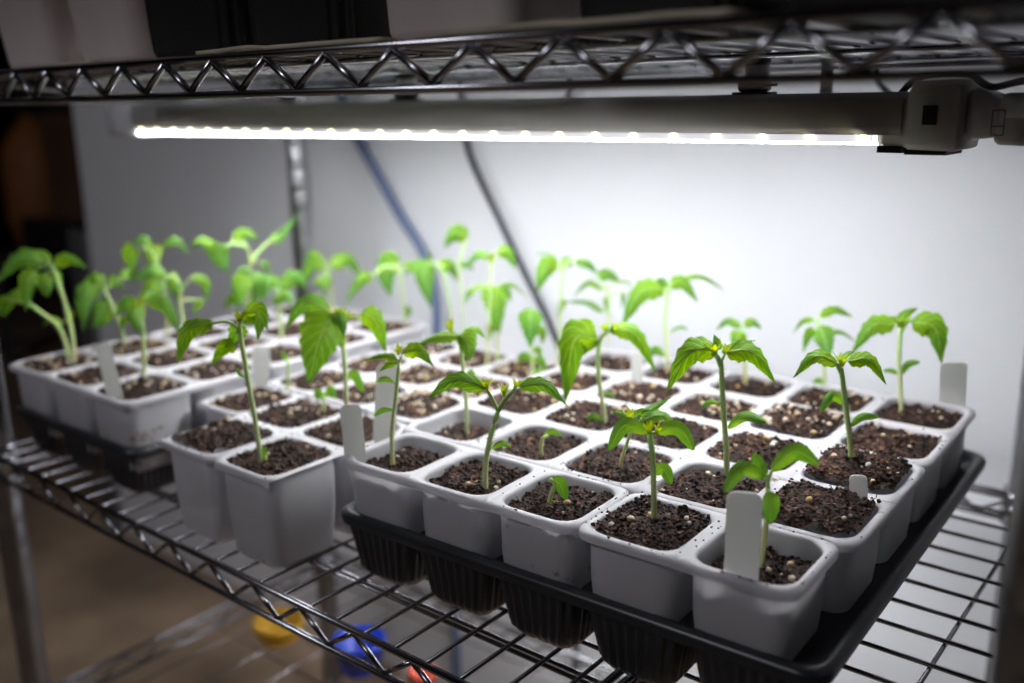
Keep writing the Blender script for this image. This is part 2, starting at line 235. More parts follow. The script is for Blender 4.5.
  'stem': [[-5.03, 4.356, -0.1], [-5.017, 4.372, 0.248], [-5.025, 4.362, 0.593], [-5.038, 4.347, 0.817]]},
 {'group': 'tomato seedlings in the left tray',
  'label': 'wide pale leaved seedling rising beside the leggy one, left tray',
  'leaves': [('T', [[-4.573, 2.999, 0.869], [-4.59, 2.809, 0.943], [-4.586, 2.648, 0.613]], 0.282, 0.64), ('T', [[-4.577, 2.994, 0.775], [-4.431, 3.189, 0.987], [-4.342, 3.308, 0.752]], 0.314, 0.6900000000000001),
             ('T', [[-4.657, 2.887, 0.595], [-4.442, 3.007, 0.7], [-4.304, 3.025, 0.519]], 0.22, 0.64), ('T', [[-4.592, 2.973, 0.84], [-4.644, 2.904, 0.957], [-4.71, 2.815, 1.008]], 0.188, 0.64)],
  'n': [0.801, -0.599, -0.0],
  'r': 0.034,
  'stem': [[-4.596, 2.968, -0.1], [-4.592, 2.974, 0.221], [-4.596, 2.968, 0.541], [-4.604, 2.957, 0.778]]},
 {'group': 'tomato seedlings in the left tray',
  'label': 'seedling with one cupped pale leaf behind the leggy seedling',
  'leaves': [('T', [[-5.006, 2.768, 0.953], [-5.004, 2.594, 0.864], [-4.965, 2.474, 0.502]], 0.425, 0.92), ('T', [[-5.008, 2.766, 0.922], [-4.935, 2.873, 0.851], [-5.01, 2.762, 0.478]], 0.377, 0.84),
             ('T', [[-5.006, 2.768, 0.953], [-5.054, 2.699, 1.085], [-5.12, 2.602, 1.06]], 0.189, 0.64), ('T', [[-5.072, 2.672, 0.613], [-5.167, 2.532, 0.649], [-5.248, 2.415, 0.477]], 0.236, 0.74)],
  'n': [0.826, -0.564, -0.0],
  'r': 0.03,
  'stem': [[-5.139, 2.574, -0.1], [-5.09, 2.645, 0.216], [-5.039, 2.721, 0.609], [-5.009, 2.764, 0.89]]},
 {'group': 'tomato seedlings in the left tray',
  'label': 'tallest seedling of the far left tray, with a pale square leaf against the grey wall',
  'leaves': [('T', [[-6.08, 3.042, 1.364], [-6.118, 2.986, 1.204], [-6.05, 3.085, 0.865]], 0.503, 0.92), ('T', [[-5.987, 3.174, 1.422], [-5.863, 3.354, 1.529], [-5.735, 3.538, 1.398]], 0.252, 0.74),
             ('T', [[-6.152, 2.937, 1.338], [-6.266, 2.773, 1.439], [-6.365, 2.63, 1.326]], 0.218, 0.64), ('P', [[-5.866, 3.349, 1.311], [-5.972, 3.196, 1.354], [-6.081, 3.039, 1.332]], 0.05, 0.14),
             ('T', [[-5.644, 3.669, 1.39], [-5.539, 3.821, 1.465], [-5.37, 4.064, 1.797]], 0.218, 0.74), ('P', [[-5.842, 3.384, 1.043], [-5.742, 3.528, 1.233], [-5.644, 3.669, 1.39]], 0.05, 0.14),
             ('T', [[-5.733, 3.541, 1.032], [-5.694, 3.597, 0.951], [-5.723, 3.555, 0.829]], 0.168, 0.64)],
  'n': [0.821, -0.57, -0.0],
  'r': 0.022,
  'stem': [[-5.93, 3.257, -0.1], [-5.885, 3.322, 0.493], [-5.84, 3.386, 1.076], [-5.865, 3.351, 1.344]]},
 {'group': 'tomato seedlings in the left tray',
  'label': 'seedling with a looping right leaf stalk, rear of left tray',
  'leaves': [('T', [[-5.7, 1.989, 0.967], [-5.705, 1.886, 0.938], [-5.645, 1.888, 0.677]], 0.344, 0.92), ('T', [[-5.606, 2.143, 1.016], [-5.508, 2.303, 0.895], [-5.519, 2.284, 0.562]], 0.203, 0.64),
             ('T', [[-5.547, 2.239, 0.63], [-5.594, 2.163, 0.533], [-5.62, 2.119, 0.387]], 0.156, 0.74), ('T', [[-5.802, 1.823, 1.043], [-5.919, 1.632, 1.135], [-6.058, 1.405, 0.987]], 0.313, 0.64),
             ('T', [[-5.865, 1.72, 0.99], [-5.827, 1.591, 0.856], [-5.694, 1.616, 0.686]], 0.375, 0.84), ('P', [[-5.709, 1.975, 0.781], [-5.736, 1.93, 1.003], [-5.817, 1.798, 1.045]], 0.063, 0.14)],
  'n': [0.852, -0.523, -0.0],
  'r': 0.032,
  'stem': [[-5.675, 2.03, -0.1], [-5.704, 1.983, 0.258], [-5.719, 1.958, 0.578], [-5.709, 1.975, 0.781]]},
 {'group': 'tomato seedlings in the left tray',
  'label': 'upright bright seedling reaching above its neighbours, rear of left tray',
  'leaves': [('T', [[-6.355, 1.695, 1.443], [-6.402, 1.615, 1.344], [-6.378, 1.657, 1.009]], 0.35, 0.92), ('T', [[-6.252, 1.872, 1.461], [-6.298, 1.793, 1.578], [-6.397, 1.624, 1.479]], 0.191, 0.64),
             ('T', [[-6.192, 1.974, 1.484], [-6.232, 1.906, 1.316], [-6.214, 1.937, 1.048]], 0.35, 0.92), ('T', [[-6.164, 2.022, 1.45], [-6.056, 2.206, 1.527], [-5.963, 2.365, 1.266]], 0.191, 0.64),
             ('P', [[-6.222, 1.923, 1.175], [-6.255, 1.866, 1.399], [-6.326, 1.745, 1.439]], 0.048, 0.14), ('P', [[-6.222, 1.923, 1.175], [-6.198, 1.964, 1.36], [-6.179, 1.997, 1.452]], 0.048, 0.14)],
  'n': [0.863, -0.505, -0.0],
  'r': 0.026,
  'stem': [[-6.195, 1.969, -0.1], [-6.18, 1.995, 0.515], [-6.19, 1.977, 0.917], [-6.22, 1.925, 1.206]]},
 {'group': 'tomato seedlings in the left tray',
  'label': 'seedling with a crown of crinkled leaves, front of left tray near its right end',
  'leaves': [('T', [[-4.253, 0.494, 1.049], [-4.156, 0.358, 0.928], [-4.023, 0.289, 0.687]], 0.323, 0.92), ('T', [[-4.205, 0.58, 1.04], [-4.017, 0.715, 0.995], [-3.863, 0.788, 0.584]], 0.27, 0.74),
             ('T', [[-4.278, 0.448, 1.027], [-4.344, 0.328, 1.052], [-4.404, 0.218, 0.863]], 0.229, 0.74), ('T', [[-4.24, 0.518, 1.074], [-4.284, 0.644, 1.125], [-4.318, 0.791, 1.018]], 0.189, 0.64),
             ('T', [[-4.334, 0.346, 0.849], [-4.366, 0.287, 0.81], [-4.379, 0.265, 0.669]], 0.121, 0.84), ('B', [[-4.253, 0.492, 0.914], [-4.25, 0.498, 1.102]], 0.162, 0.64)],
  'n': [0.877, -0.481, -0.0],
  'r': 0.036,
  'stem': [[-4.285, 0.435, -0.1], [-4.267, 0.467, 0.259], [-4.257, 0.486, 0.601], [-4.253, 0.492, 0.914]]},
 {'group': 'tomato seedlings in the left tray',
  'label': 'seedling with a thick mass of leaves, middle of the left tray beside its white tag',
  'leaves': [('T', [[-6.333, 1.045, 0.982], [-6.35, 0.799, 0.83], [-6.294, 0.692, 0.316]], 0.369, 0.89), ('T', [[-6.307, 1.093, 0.978], [-6.372, 0.97, 1.073], [-6.483, 0.762, 0.828]], 0.277, 0.64),
             ('T', [[-6.293, 1.119, 0.73], [-6.308, 0.984, 0.598], [-6.331, 0.835, 0.314]], 0.277, 0.89), ('T', [[-6.282, 1.139, 0.942], [-6.227, 1.244, 1.012], [-6.181, 1.33, 0.862]], 0.246, 0.74),
             ('T', [[-6.185, 1.322, 1.047], [-6.23, 1.451, 1.104], [-6.285, 1.561, 0.939]], 0.215, 0.74), ('T', [[-6.288, 1.129, 0.574], [-6.326, 1.057, 0.454], [-6.393, 0.931, 0.317]], 0.246, 0.84)],
  'n': [0.883, -0.469, -0.0],
  'r': 0.032,
  'stem': [[-6.222, 1.253, -0.1], [-6.225, 1.247, 0.248], [-6.271, 1.16, 0.648], [-6.311, 1.085, 0.887]]},
 {'group': 'tomato seedlings in the left tray',
  'label': 'leaning seedling with drooping leaves at the far left end of the left tray',
  'leaves': [('T', [[-6.048, 0.135, 1.465], [-6.172, -0.128, 1.547], [-6.316, -0.433, 1.212]], 0.347, 0.64), ('T', [[-6.097, 0.032, 1.362], [-6.06, -0.125, 1.205], [-5.997, -0.225, 0.821]], 0.318, 0.92),
             ('T', [[-6.045, 0.142, 1.323], [-5.969, 0.069, 1.168], [-5.871, 0.042, 0.989]], 0.275, 0.92), ('T', [[-5.987, 0.265, 1.397], [-5.874, 0.388, 1.509], [-5.73, 0.576, 1.349]], 0.26, 0.64),
             ('T', [[-6.016, 0.203, 1.459], [-6.156, 0.141, 1.597], [-6.314, 0.04, 1.596]], 0.174, 0.54), ('T', [[-6.013, 0.21, 1.317], [-5.99, 0.258, 1.21], [-5.995, 0.248, 1.027]], 0.203, 0.92)],
  'n': [0.905, -0.426, -0.0],
  'r': 0.042,
  'stem': [[-5.962, 0.318, -0.1], [-5.949, 0.345, 0.388], [-5.975, 0.29, 0.979], [-6.008, 0.221, 1.415]]},
 {'group': 'tomato seedlings in the left tray',
  'label': 'bent second stem curving left from the far left cell',
  'leaves': [('T', [[-6.31, -0.04, 0.922], [-6.379, -0.19, 0.986], [-6.459, -0.362, 0.701]], 0.263, 0.74), ('T', [[-6.154, 0.294, 0.561], [-6.197, 0.201, 0.607], [-6.254, 0.078, 0.53]], 0.131, 0.74),
             ('T', [[-6.404, -0.243, 0.945], [-6.448, -0.338, 0.912], [-6.504, -0.458, 0.655]], 0.204, 0.84), ('T', [[-6.12, 0.368, 0.582], [-6.09, 0.432, 0.667], [-6.099, 0.413, 0.783]], 0.117, 0.74)],
  'n': [0.907, -0.422, -0.0],
  'r': 0.042,
  'stem': [[-6.142, 0.32, -0.1], [-6.138, 0.329, 0.215], [-6.178, 0.243, 0.524], [-6.293, -0.004, 0.832]]}]
TAGS=[{'b': [0.177, 0.22, -0.097], 'label': 'small shaded plant tag leaning in the front left corner cell of the front tray', 'n': [0.757, -0.653, -0.0], 't': [0.16, 0.2, 0.56], 'w': 0.219},  # tag ends and widths also unprojected from image pixels
 {'b': [-0.2, 0.978, -0.1], 'label': 'bright white tag with rounded top standing behind the front left corner seedling', 'n': [0.736, -0.677, -0.0], 't': [-0.144, 1.039, 0.748], 'w': 0.248},
 {'b': [4.437, 0.372, -0.074], 'label': 'tall broad grey looking tag at the near right corner of the front tray', 'n': [0.414, -0.91, -0.0], 't': [4.436, 0.371, 0.636], 'w': 0.265},
 {'b': [4.684, 2.257, -0.02], 'label': 'short white tag stub tilted in the dark heaped soil near the right edge', 'n': [0.305, -0.952, -0.0], 't': [4.66, 2.249, 0.22], 'w': 0.155},
 {'b': [-3.844, -0.203, -0.051], 'label': 'slanted tag sticking up from the front edge of the left tray', 'n': [0.889, -0.457, -0.0], 't': [-3.881, -0.275, 0.703], 'w': 0.177},
 {'b': [4.549, 5.808, -0.05], 'label': 'overexposed white tag in the back right corner cell', 'n': [0.229, -0.973, -0.0], 't': [4.524, 5.802, 0.47], 'w': 0.3},
 {'b': [-3.254, 1.578, -0.05], 'label': 'white tag standing in the left tray behind the leggy seedling', 'n': [0.815, -0.579, -0.0], 't': [-3.236, 1.604, 0.372], 'w': 0.233},
 {'b': [1.075, 4.29, -0.05], 'label': 'narrow white tag standing in the back row near the middle', 'n': [0.521, -0.854, -0.0], 't': [1.069, 4.286, 0.382], 'w': 0.144}]
import bpy, math, random
from mathutils import Vector, noise
random.seed(7)
C = bpy.context.scene.collection
U = 0.062            # one pot spacing in metres; all coordinates below are in pot spacings
Z0 = 9.0            # height of the pot rims above the floor
def W(p): return Vector((p[0]*U, p[1]*U, (p[2]+Z0)*U))

# ---------------------------------------------------------------- materials
MATS = {}
def nodes(name):
    m = bpy.data.materials.new(name); m.use_nodes = True
    nt = m.node_tree; b = nt.nodes['Principled BSDF']; MATS[name] = m
    return m, nt, b
def N(nt, t, **k):
    n = nt.nodes.new(t)
    for a, v in k.items():
        if a.startswith('i_'): n.inputs[a[2:].replace('_', ' ')].default_value = v
        else: setattr(n, a, v)
    return n
def ramp(nt, stops, fac):
    r = N(nt, 'ShaderNodeValToRGB'); e = r.color_ramp.elements
    while len(e) < len(stops): e.new(.5)
    for x, (p, c) in zip(e, stops): x.position = p; x.color = (*c, 1)
    nt.links.new(fac, r.inputs[0]); return r
def simple(name, col, rough=.5, metal=0, noise_amt=0, scale=30, bump=0, emit=None, spec=None):
    m, nt, b = nodes(name)
    b.inputs['Base Color'].default_value = (*col, 1); b.inputs['Roughness'].default_value = rough; b.inputs['Metallic'].default_value = metal
    if spec is not None: b.inputs['Specular IOR Level'].default_value = spec
    tc = N(nt, 'ShaderNodeTexCoord'); nz = N(nt, 'ShaderNodeTexNoise', i_Scale=scale, i_Detail=5.0); nt.links.new(tc.outputs['Object'], nz.inputs['Vector'])
    if noise_amt:
        lo = tuple(c*(1-noise_amt) for c in col); hi = tuple(min(1, c*(1+noise_amt)) for c in col)
        r = ramp(nt, [(.3, lo), (.7, hi)], nz.outputs['Fac']); nt.links.new(r.outputs[0], b.inputs['Base Color'])
    if bump:
        bp = N(nt, 'ShaderNodeBump', i_Strength=bump, i_Distance=.002); nt.links.new(nz.outputs['Fac'], bp.inputs['Height']); nt.links.new(bp.outputs[0], b.inputs['Normal'])
    if emit:
        b.inputs['Emission Color'].default_value = (*emit[0], 1); b.inputs['Emission Strength'].default_value = emit[1]
    return m
simple('wall_paint', (.82, .835, .88), .75, noise_amt=.03, scale=3, bump=.05)
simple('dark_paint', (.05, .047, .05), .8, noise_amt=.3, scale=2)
simple('concrete', (.34, .24, .16), .85, noise_amt=.6, scale=4, bump=.2)
simple('black_plastic', (.026, .028, .033), .33, noise_amt=.3, scale=12)
simple('pot_black', (.008, .008, .009), .6)
simple('chrome', (.42, .42, .45), .24, metal=1, noise_amt=.1, scale=40)
simple('post_chrome', (.32, .32, .34), .36, metal=1, noise_amt=.2, scale=20)
simple('white_collar', (.7, .7, .7), .4)
simple('lamp_housing', (.62, .61, .60), .5, noise_amt=.03)
simple('lamp_dark', (.02, .02, .02), .5)
simple('clear_cap', (.75, .76, .8), .25)
simple('led_lens', (.9, .9, .92), .4, emit=((.97, .98, 1.0), EMIT))
simple('fill_lens_wall', (.9, .9, .92), .4, emit=((.97, .98, 1.0), EMIT_FILL_WALL))
simple('fill_lens_low', (.9, .9, .92), .4, emit=((.97, .98, 1.0), EMIT_FILL_LOW))
simple('led_dot', (1, .98, .9), .4, emit=((1.0, .92, .55), 7.0))
simple('led_side', (.7, .7, .75), .4, emit=((.93, .93, 1.0), .7))
simple('cable_dark', (.02, .026, .045), .6)
simple('cable_blue', (.13, .17, .31), .45)
simple('tag_plastic', (.84, .84, .83), .5, noise_amt=.02)
m = MATS['tag_plastic']; nt = m.node_tree; tl = nt.nodes.new('ShaderNodeBsdfTranslucent'); tl.inputs[0].default_value = (.84, .84, .82, 1); mx = nt.nodes.new('ShaderNodeMixShader'); mx.inputs[0].default_value = .35
nt.links.new(nt.nodes['Principled BSDF'].outputs[0], mx.inputs[1]); nt.links.new(tl.outputs[0], mx.inputs[2]); nt.links.new(mx.outputs[0], nt.nodes['Material Output'].inputs[0])
simple('pot_grey', (.55, .48, .47), .6, noise_amt=.15, scale=8)
simple('paper', (.45, .40, .30), .8, noise_amt=.3, scale=20)
simple('sheet', (.72, .76, .75), .35, noise_amt=.1, scale=9)
simple('cardboard', (.16, .085, .045), .85, noise_amt=.25, scale=6)
simple('orange', (.42, .16, .05), .6, noise_amt=.1)
simple('blue_plastic', (.02, .06, .55), .4, noise_amt=.1)
simple('yellow_plastic', (.75, .42, .03), .5, noise_amt=.1)
simple('red_plastic', (.6, .08, .04), .5, noise_amt=.1)
simple('dark_frame', (.09, .09, .10), .6)
# thin white plastic that lets a little light through, smudged with soil dust
m, nt, b = nodes('white_plastic')
tc = N(nt, 'ShaderNodeTexCoord'); nz = N(nt, 'ShaderNodeTexNoise', i_Scale=95.0, i_Detail=6.0, i_Roughness=.7); nt.links.new(tc.outputs['Object'], nz.inputs['Vector'])
nz2 = N(nt, 'ShaderNodeTexNoise', i_Scale=9.0, i_Detail=4.0); nt.links.new(tc.outputs['Object'], nz2.inputs['Vector'])
mu = N(nt, 'ShaderNodeMath', operation='MULTIPLY'); nt.links.new(nz.outputs['Fac'], mu.inputs[0]); nt.links.new(nz2.outputs['Fac'], mu.inputs[1])
r = ramp(nt, [(.0, (.70, .70, .735)), (.375, (.70, .69, .725)), (.42, (.42, .35, .30)), (.47, (.14, .09, .06))], mu.outputs[0])
nt.links.new(r.outputs[0], b.inputs['Base Color']); b.inputs['Roughness'].default_value = .42
tl = N(nt, 'ShaderNodeBsdfTranslucent'); nt.links.new(r.outputs[0], tl.inputs[0])
mx = N(nt, 'ShaderNodeMixShader'); mx.inputs[0].default_value = .34
nt.links.new(b.outputs[0], mx.inputs[1]); nt.links.new(tl.outputs[0], mx.inputs[2]); nt.links.new(mx.outputs[0], nt.nodes['Material Output'].inputs[0])
# soil
m, nt, b = nodes('soil')
tc = N(nt, 'ShaderNodeTexCoord')
vo = N(nt, 'ShaderNodeTexVoronoi', i_Scale=420.0); nt.links.new(tc.outputs['Object'], vo.inputs['Vector'])
nz = N(nt, 'ShaderNodeTexNoise', i_Scale=35.0, i_Detail=8.0, i_Roughness=.7); nt.links.new(tc.outputs['Object'], nz.inputs['Vector'])
sp = N(nt, 'ShaderNodeSeparateColor'); nt.links.new(vo.outputs['Color'], sp.inputs[0])
r1 = ramp(nt, [(.0, (.010, .007, .006)), (.5, (.026, .015, .011)), (.82, (.055, .030, .020)), (.97, (.15, .09, .06))], sp.outputs[0])
r2 = ramp(nt, [(.3, (.40, .38, .40)), (.7, (1.35, 1.1, .95))], nz.outputs['Fac'])
mm = N(nt, 'ShaderNodeMix', data_type='RGBA', blend_type='MULTIPLY'); mm.inputs[0].default_value = 1
nt.links.new(r1.outputs[0], mm.inputs[6]); nt.links.new(r2.outputs[0], mm.inputs[7]); nt.links.new(mm.outputs[2], b.inputs['Base Color'])
b.inputs['Roughness'].default_value = .8; b.inputs['Specular IOR Level'].default_value = .25
bp = N(nt, 'ShaderNodeBump', i_Strength=.8, i_Distance=.002); nt.links.new(vo.outputs['Distance'], bp.inputs['Height']); nt.links.new(bp.outputs[0], b.inputs['Normal'])
# perlite grains
m, nt, b = nodes('perlite')
tc = N(nt, 'ShaderNodeTexCoord'); vo = N(nt, 'ShaderNodeTexVoronoi', i_Scale=160.0); nt.links.new(tc.outputs['Object'], vo.inputs['Vector'])
sp = N(nt, 'ShaderNodeSeparateColor'); nt.links.new(vo.outputs['Color'], sp.inputs[0])
r = ramp(nt, [(.0, (.62, .50, .36)), (.5, (.75, .66, .55)), (.8, (.60, .40, .12)), (1, (.82, .78, .72))], sp.outputs[1])
nt.links.new(r.outputs[0], b.inputs['Base Color']); b.inputs['Roughness'].default_value = .7
# leaves
def leaf_mat(name, dark, light, vein, tr, veins=True):
    m, nt, b = nodes(name)
    uv = N(nt, 'ShaderNodeUVMap'); sx = N(nt, 'ShaderNodeSeparateXYZ'); nt.links.new(uv.outputs[0], sx.inputs[0])
    def M(op, a, c, clamp=False):
        n = N(nt, 'ShaderNodeMath', operation=op, use_clamp=clamp)
        for i, x in enumerate((a, c)):
            if x is None: continue
            if isinstance(x, (int, float)): n.inputs[i].default_value = x
            else: nt.links.new(x, n.inputs[i])
        return n.outputs[0]
    ax = M('ABSOLUTE', M('SUBTRACT', sx.outputs[0], .5), None)
    mid = M('SUBTRACT', 1.0, M('MULTIPLY', ax, 22.0), True)
    fr = M('FRACT', M('SUBTRACT', M('MULTIPLY', sx.outputs[1], 6.5), M('MULTIPLY', ax, 3.6)), None)
    side = M('SUBTRACT', 1.0, M('MULTIPLY', M('ABSOLUTE', M('SUBTRACT', fr, .5), None), 7.0), True)
    v = M('MAXIMUM', mid, M('MULTIPLY', side, .55)) if veins else mid
    tc = N(nt, 'ShaderNodeTexCoord'); nz = N(nt, 'ShaderNodeTexNoise', i_Scale=70.0, i_Detail=3.0); nt.links.new(tc.outputs['Object'], nz.inputs['Vector'])
    basec = ramp(nt, [(.25, light), (.6, dark)], M('ADD', M('MULTIPLY', sx.outputs[1], .55), M('MULTIPLY', nz.outputs['Fac'], .35)))
    mixc = N(nt, 'ShaderNodeMix', data_type='RGBA'); nt.links.new(v, mixc.inputs[0]); nt.links.new(basec.outputs[0], mixc.inputs[6]); mixc.inputs[7].default_value = (*vein, 1)
    nt.links.new(mixc.outputs[2], b.inputs['Base Color']); b.inputs['Roughness'].default_value = .45; b.inputs['Specular IOR Level'].default_value = .35
    bp = N(nt, 'ShaderNodeBump', i_Strength=.7, i_Distance=.0012, invert=True); nt.links.new(v, bp.inputs['Height']); nt.links.new(bp.outputs[0], b.inputs['Normal'])
    tl = N(nt, 'ShaderNodeBsdfTranslucent'); hs = N(nt, 'ShaderNodeHueSaturation', i_Saturation=1.15, i_Value=1.25); hs.inputs['Hue'].default_value = .47
    nt.links.new(mixc.outputs[2], hs.inputs['Color']); nt.links.new(hs.outputs[0], tl.inputs[0])
    mx = N(nt, 'ShaderNodeMixShader'); mx.inputs[0].default_value = tr
    nt.links.new(b.outputs[0], mx.inputs[1]); nt.links.new(tl.outputs[0], mx.inputs[2]); nt.links.new(mx.outputs[0], nt.nodes['Material Output'].inputs[0])
leaf_mat('leaf', (.085, .28, .018), (.21, .45, .02), (.42, .62, .16), .45)
leaf_mat('leaf_blue', (.075, .26, .035), (.17, .41, .04), (.38, .58, .20), .42)
leaf_mat('leaf_young', (.33, .50, .035), (.42, .58, .05), (.5, .66, .12), .40)
leaf_mat('leaf_smooth', (.11, .30, .05), (.18, .40, .06), (.22, .46, .10), .42, False)
m, nt, b = nodes('stem')
uv = N(nt, 'ShaderNodeUVMap'); sx = N(nt, 'ShaderNodeSeparateXYZ'); nt.links.new(uv.outputs[0], sx.inputs[0])
r = ramp(nt, [(0, (.66, .56, .40)), (.3, (.62, .68, .36)), (1, (.52, .80, .26))], sx.outputs[1])
nt.links.new(r.outputs[0], b.inputs['Base Color']); b.inputs['Roughness'].default_value = .5; b.inputs['Subsurface Weight'].default_value = .35; b.inputs['Subsurface Scale'].default_value = .002

# ---------------------------------------------------------------- mesh builder
class MB:
    def __init__(s): s.v = []; s.f = []; s.uv = {}
    def add(s, vs, fs, uvs=None):
        o = len(s.v); s.v += [tuple(v) for v in vs]; s.f += [tuple(i+o for i in f) for f in fs]
        if uvs:
            for i, u in enumerate(uvs): s.uv[o+i] = u
        return o
    def box(s, a, b, bev=0):
        x0, y0, z0 = a; x1, y1, z1 = b
        if not bev:
            s.add([(x, y, z) for x in (x0, x1) for y in (y0, y1) for z in (z0, z1)],
                  [(0, 1, 3, 2), (4, 6, 7, 5), (0, 4, 5, 1), (2, 3, 7, 6), (0, 2, 6, 4), (1, 5, 7, 3)]); return
        # rounded box: stacked rounded rectangles
        prof = [(-bev, 0), (-bev*.3, bev*.3), (0, bev)]
        hx, hy = (x1-x0)/2, (y1-y0)/2; cx, cy = (x0+x1)/2, (y0+y1)/2
        rings = [(p, z0+q) for p, q in prof] + [(p, z1-q) for p, q in reversed(prof)]
        s.loft([rrect(cx, cy, hx+p, hy+p, bev, z, 4) for p, z in rings], cap=True)
    def loft(s, rings, cap=False, closed=True, uv=False):
        n = len(rings[0]); vs = [p for r in rings for p in r]; fs = []
        for i in range(len(rings)-1):
            for j in range(n if closed else n-1):
                k = (j+1) % n; fs.append((i*n+j, i*n+k, (i+1)*n+k, (i+1)*n+j))
        if cap: fs.append(tuple(range(n-1, -1, -1))); fs.append(tuple((len(rings)-1)*n+j for j in range(n)))
        uvs = [(j/n, i/(len(rings)-1)) for i in range(len(rings)) for j in range(n)] if uv else None
        s.add(vs, fs, uvs)
    def tube(s, pts, r, n=8, r1=None, uv=False, cap=True):
        pts = [Vector(p) for p in pts]; rings = []; L = len(pts)
        up = Vector((.13, .31, .94)).normalized()
        for i, p in enumerate(pts):
            t = (pts[min(i+1, L-1)]-pts[max(i-1, 0)]).normalized()
            a = t.cross(up)
            if a.length < .15: a = t.cross(Vector((1, 0, 0)))
            a.normalize(); b = t.cross(a)
            rr = r if r1 is None else r+(r1-r)*i/(L-1)
            rings.append([p+(a*math.cos(q)+b*math.sin(q))*rr for q in (2*math.pi*j/n for j in range(n))])
        s.loft(rings, cap=cap, uv=uv)
    def lathe(s, c, prof, n=24, cap=True):
        s.loft([[(c[0]+r*math.cos(2*math.pi*j/n), c[1]+r*math.sin(2*math.pi*j/n), z) for j in range(n)] for r, z in prof], cap=cap)
    def blob(s, c, r, sq=.8, rnd=.25):
        ph = (1+5**.5)/2
        q = Vector((random.gauss(0, 1), random.gauss(0, 1), random.gauss(0, 1))).normalized(); ang = random.random()*6
        from mathutils import Matrix
        R = Matrix.Rotation(ang, 3, q); vs = []
        for v in ICO: 
            w = R @ Vector(v); w *= r*(1+random.uniform(-rnd, rnd)); w.z *= sq; vs.append((c[0]+w.x, c[1]+w.y, c[2]+w.z))
        s.add(vs, ICOF)
    def build(s, name, mat, parent=None, base=None, smooth=True, merge=0):
        if parent is not None:
            q = parent
            while q.parent: q = q.parent
            bw = Vector(q['_b'])
        else: bw = Vector(base if base else (0, 0, 0))
        me = bpy.data.meshes.new(name)
        me.from_pydata([((v[0]-bw[0])*U, (v[1]-bw[1])*U, (v[2]-bw[2])*U) for v in s.v], [], s.f)
        if s.uv:
            ul = me.uv_layers.new(name='UVMap')
            for l in me.loops: ul.data[l.index].uv = s.uv.get(l.vertex_index, (.5, .5))
        if merge:
            import bmesh
            bm = bmesh.new(); bm.from_mesh(me); bmesh.ops.remove_doubles(bm, verts=bm.verts, dist=merge*U); bmesh.ops.recalc_face_normals(bm, faces=bm.faces); bm.to_mesh(me); bm.free()
        me.materials.append(MATS[mat])
        if smooth: me.shade_smooth()
        o = bpy.data.objects.new(name, me); C.objects.link(o)
        if parent is not None: o.parent = parent
        else: o.location = W(bw)
        if parent is None: o['_b'] = tuple(bw)
        return o
t_ = (1+5**.5)/2
ICO = [Vector(v).normalized() for v in ((-1, t_, 0), (1, t_, 0), (-1, -t_, 0), (1, -t_, 0), (0, -1, t_), (0, 1, t_), (0, -1, -t_), (0, 1, -t_), (t_, 0, -1), (t_, 0, 1), (-t_, 0, -1), (-t_, 0, 1))]
ICOF = [(0, 11, 5), (0, 5, 1), (0, 1, 7), (0, 7, 10), (0, 10, 11), (1, 5, 9), (5, 11, 4), (11, 10, 2), (10, 7, 6), (7, 1, 8), (3, 9, 4), (3, 4, 2), (3, 2, 6), (3, 6, 8), (3, 8, 9), (4, 9, 5), (2, 4, 11), (6, 2, 10), (8, 6, 7), (9, 8, 1)]
def rrect(cx, cy, hx, hy, r, z, k=4):
    r = min(r, hx*.99, hy*.99); out = []
    for sx, sy, a0 in ((1, 1, 0), (-1, 1, 90), (-1, -1, 180), (1, -1, 270)):
        for i in range(k+1):
            a = math.radians(a0+90*i/k); out.append((cx+sx*(hx-r)+r*math.cos(a), cy+sy*(hy-r)+r*math.sin(a), z))
    return out
def tag(o, label, cat, group=None, kind=None):
    if label: o['label'] = label
    if cat: o['category'] = cat
    if group: o['group'] = group
    if kind: o['kind'] = kind
    return o
def empty(name, base, label, cat, group=None):
    o = bpy.data.objects.new(name, None); C.objects.link(o); o.location = W(base); o['_b'] = tuple(base); o.empty_display_size = .02
    return tag(o, label, cat, group)
def struct(o): o['kind'] = 'structure'; return o
def bez(pts, n):
    # smooth Catmull-Rom through the points
    P = [Vector(p) for p in pts]
    if len(P) == 2: return [P[0].lerp(P[1], i/n) for i in range(n+1)]
    Q = [2*P[0]-P[1]]+P+[2*P[-1]-P[-2]]; out = []; S = len(P)-1
    for i in range(n+1):
        t = i/n*S; k = min(int(t), S-1); u = t-k; a, b, c, d = Q[k:k+4]
        out.append(.5*((2*b)+(c-a)*u+(2*a-5*b+4*c-d)*u*u+(3*b-a-3*c+d)*u**3))
    return out

# ---------------------------------------------------------------- room
b = MB(); b.box((-18.9, 7.3, -Z0), (16, 8.3, 22)); o = struct(b.build('wall_back', 'wall_paint', base=(0, 7.8, -Z0), smooth=False))
b = MB(); b.box((-60, -30, -Z0-1), (30, 30, -Z0)); o = struct(b.build('floor', 'concrete', base=(0, 0, -Z0), smooth=False))
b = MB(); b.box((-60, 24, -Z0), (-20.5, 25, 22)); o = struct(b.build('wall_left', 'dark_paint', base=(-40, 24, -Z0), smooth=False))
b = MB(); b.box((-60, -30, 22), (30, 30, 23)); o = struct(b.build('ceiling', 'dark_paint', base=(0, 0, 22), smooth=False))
b = MB(); b.box((-19.7, 7.1, -Z0), (-18.9, 8.4, .2)); struct(b.build('trim_1', 'dark_frame', base=(-19.3, 7.8, -Z0), smooth=False))

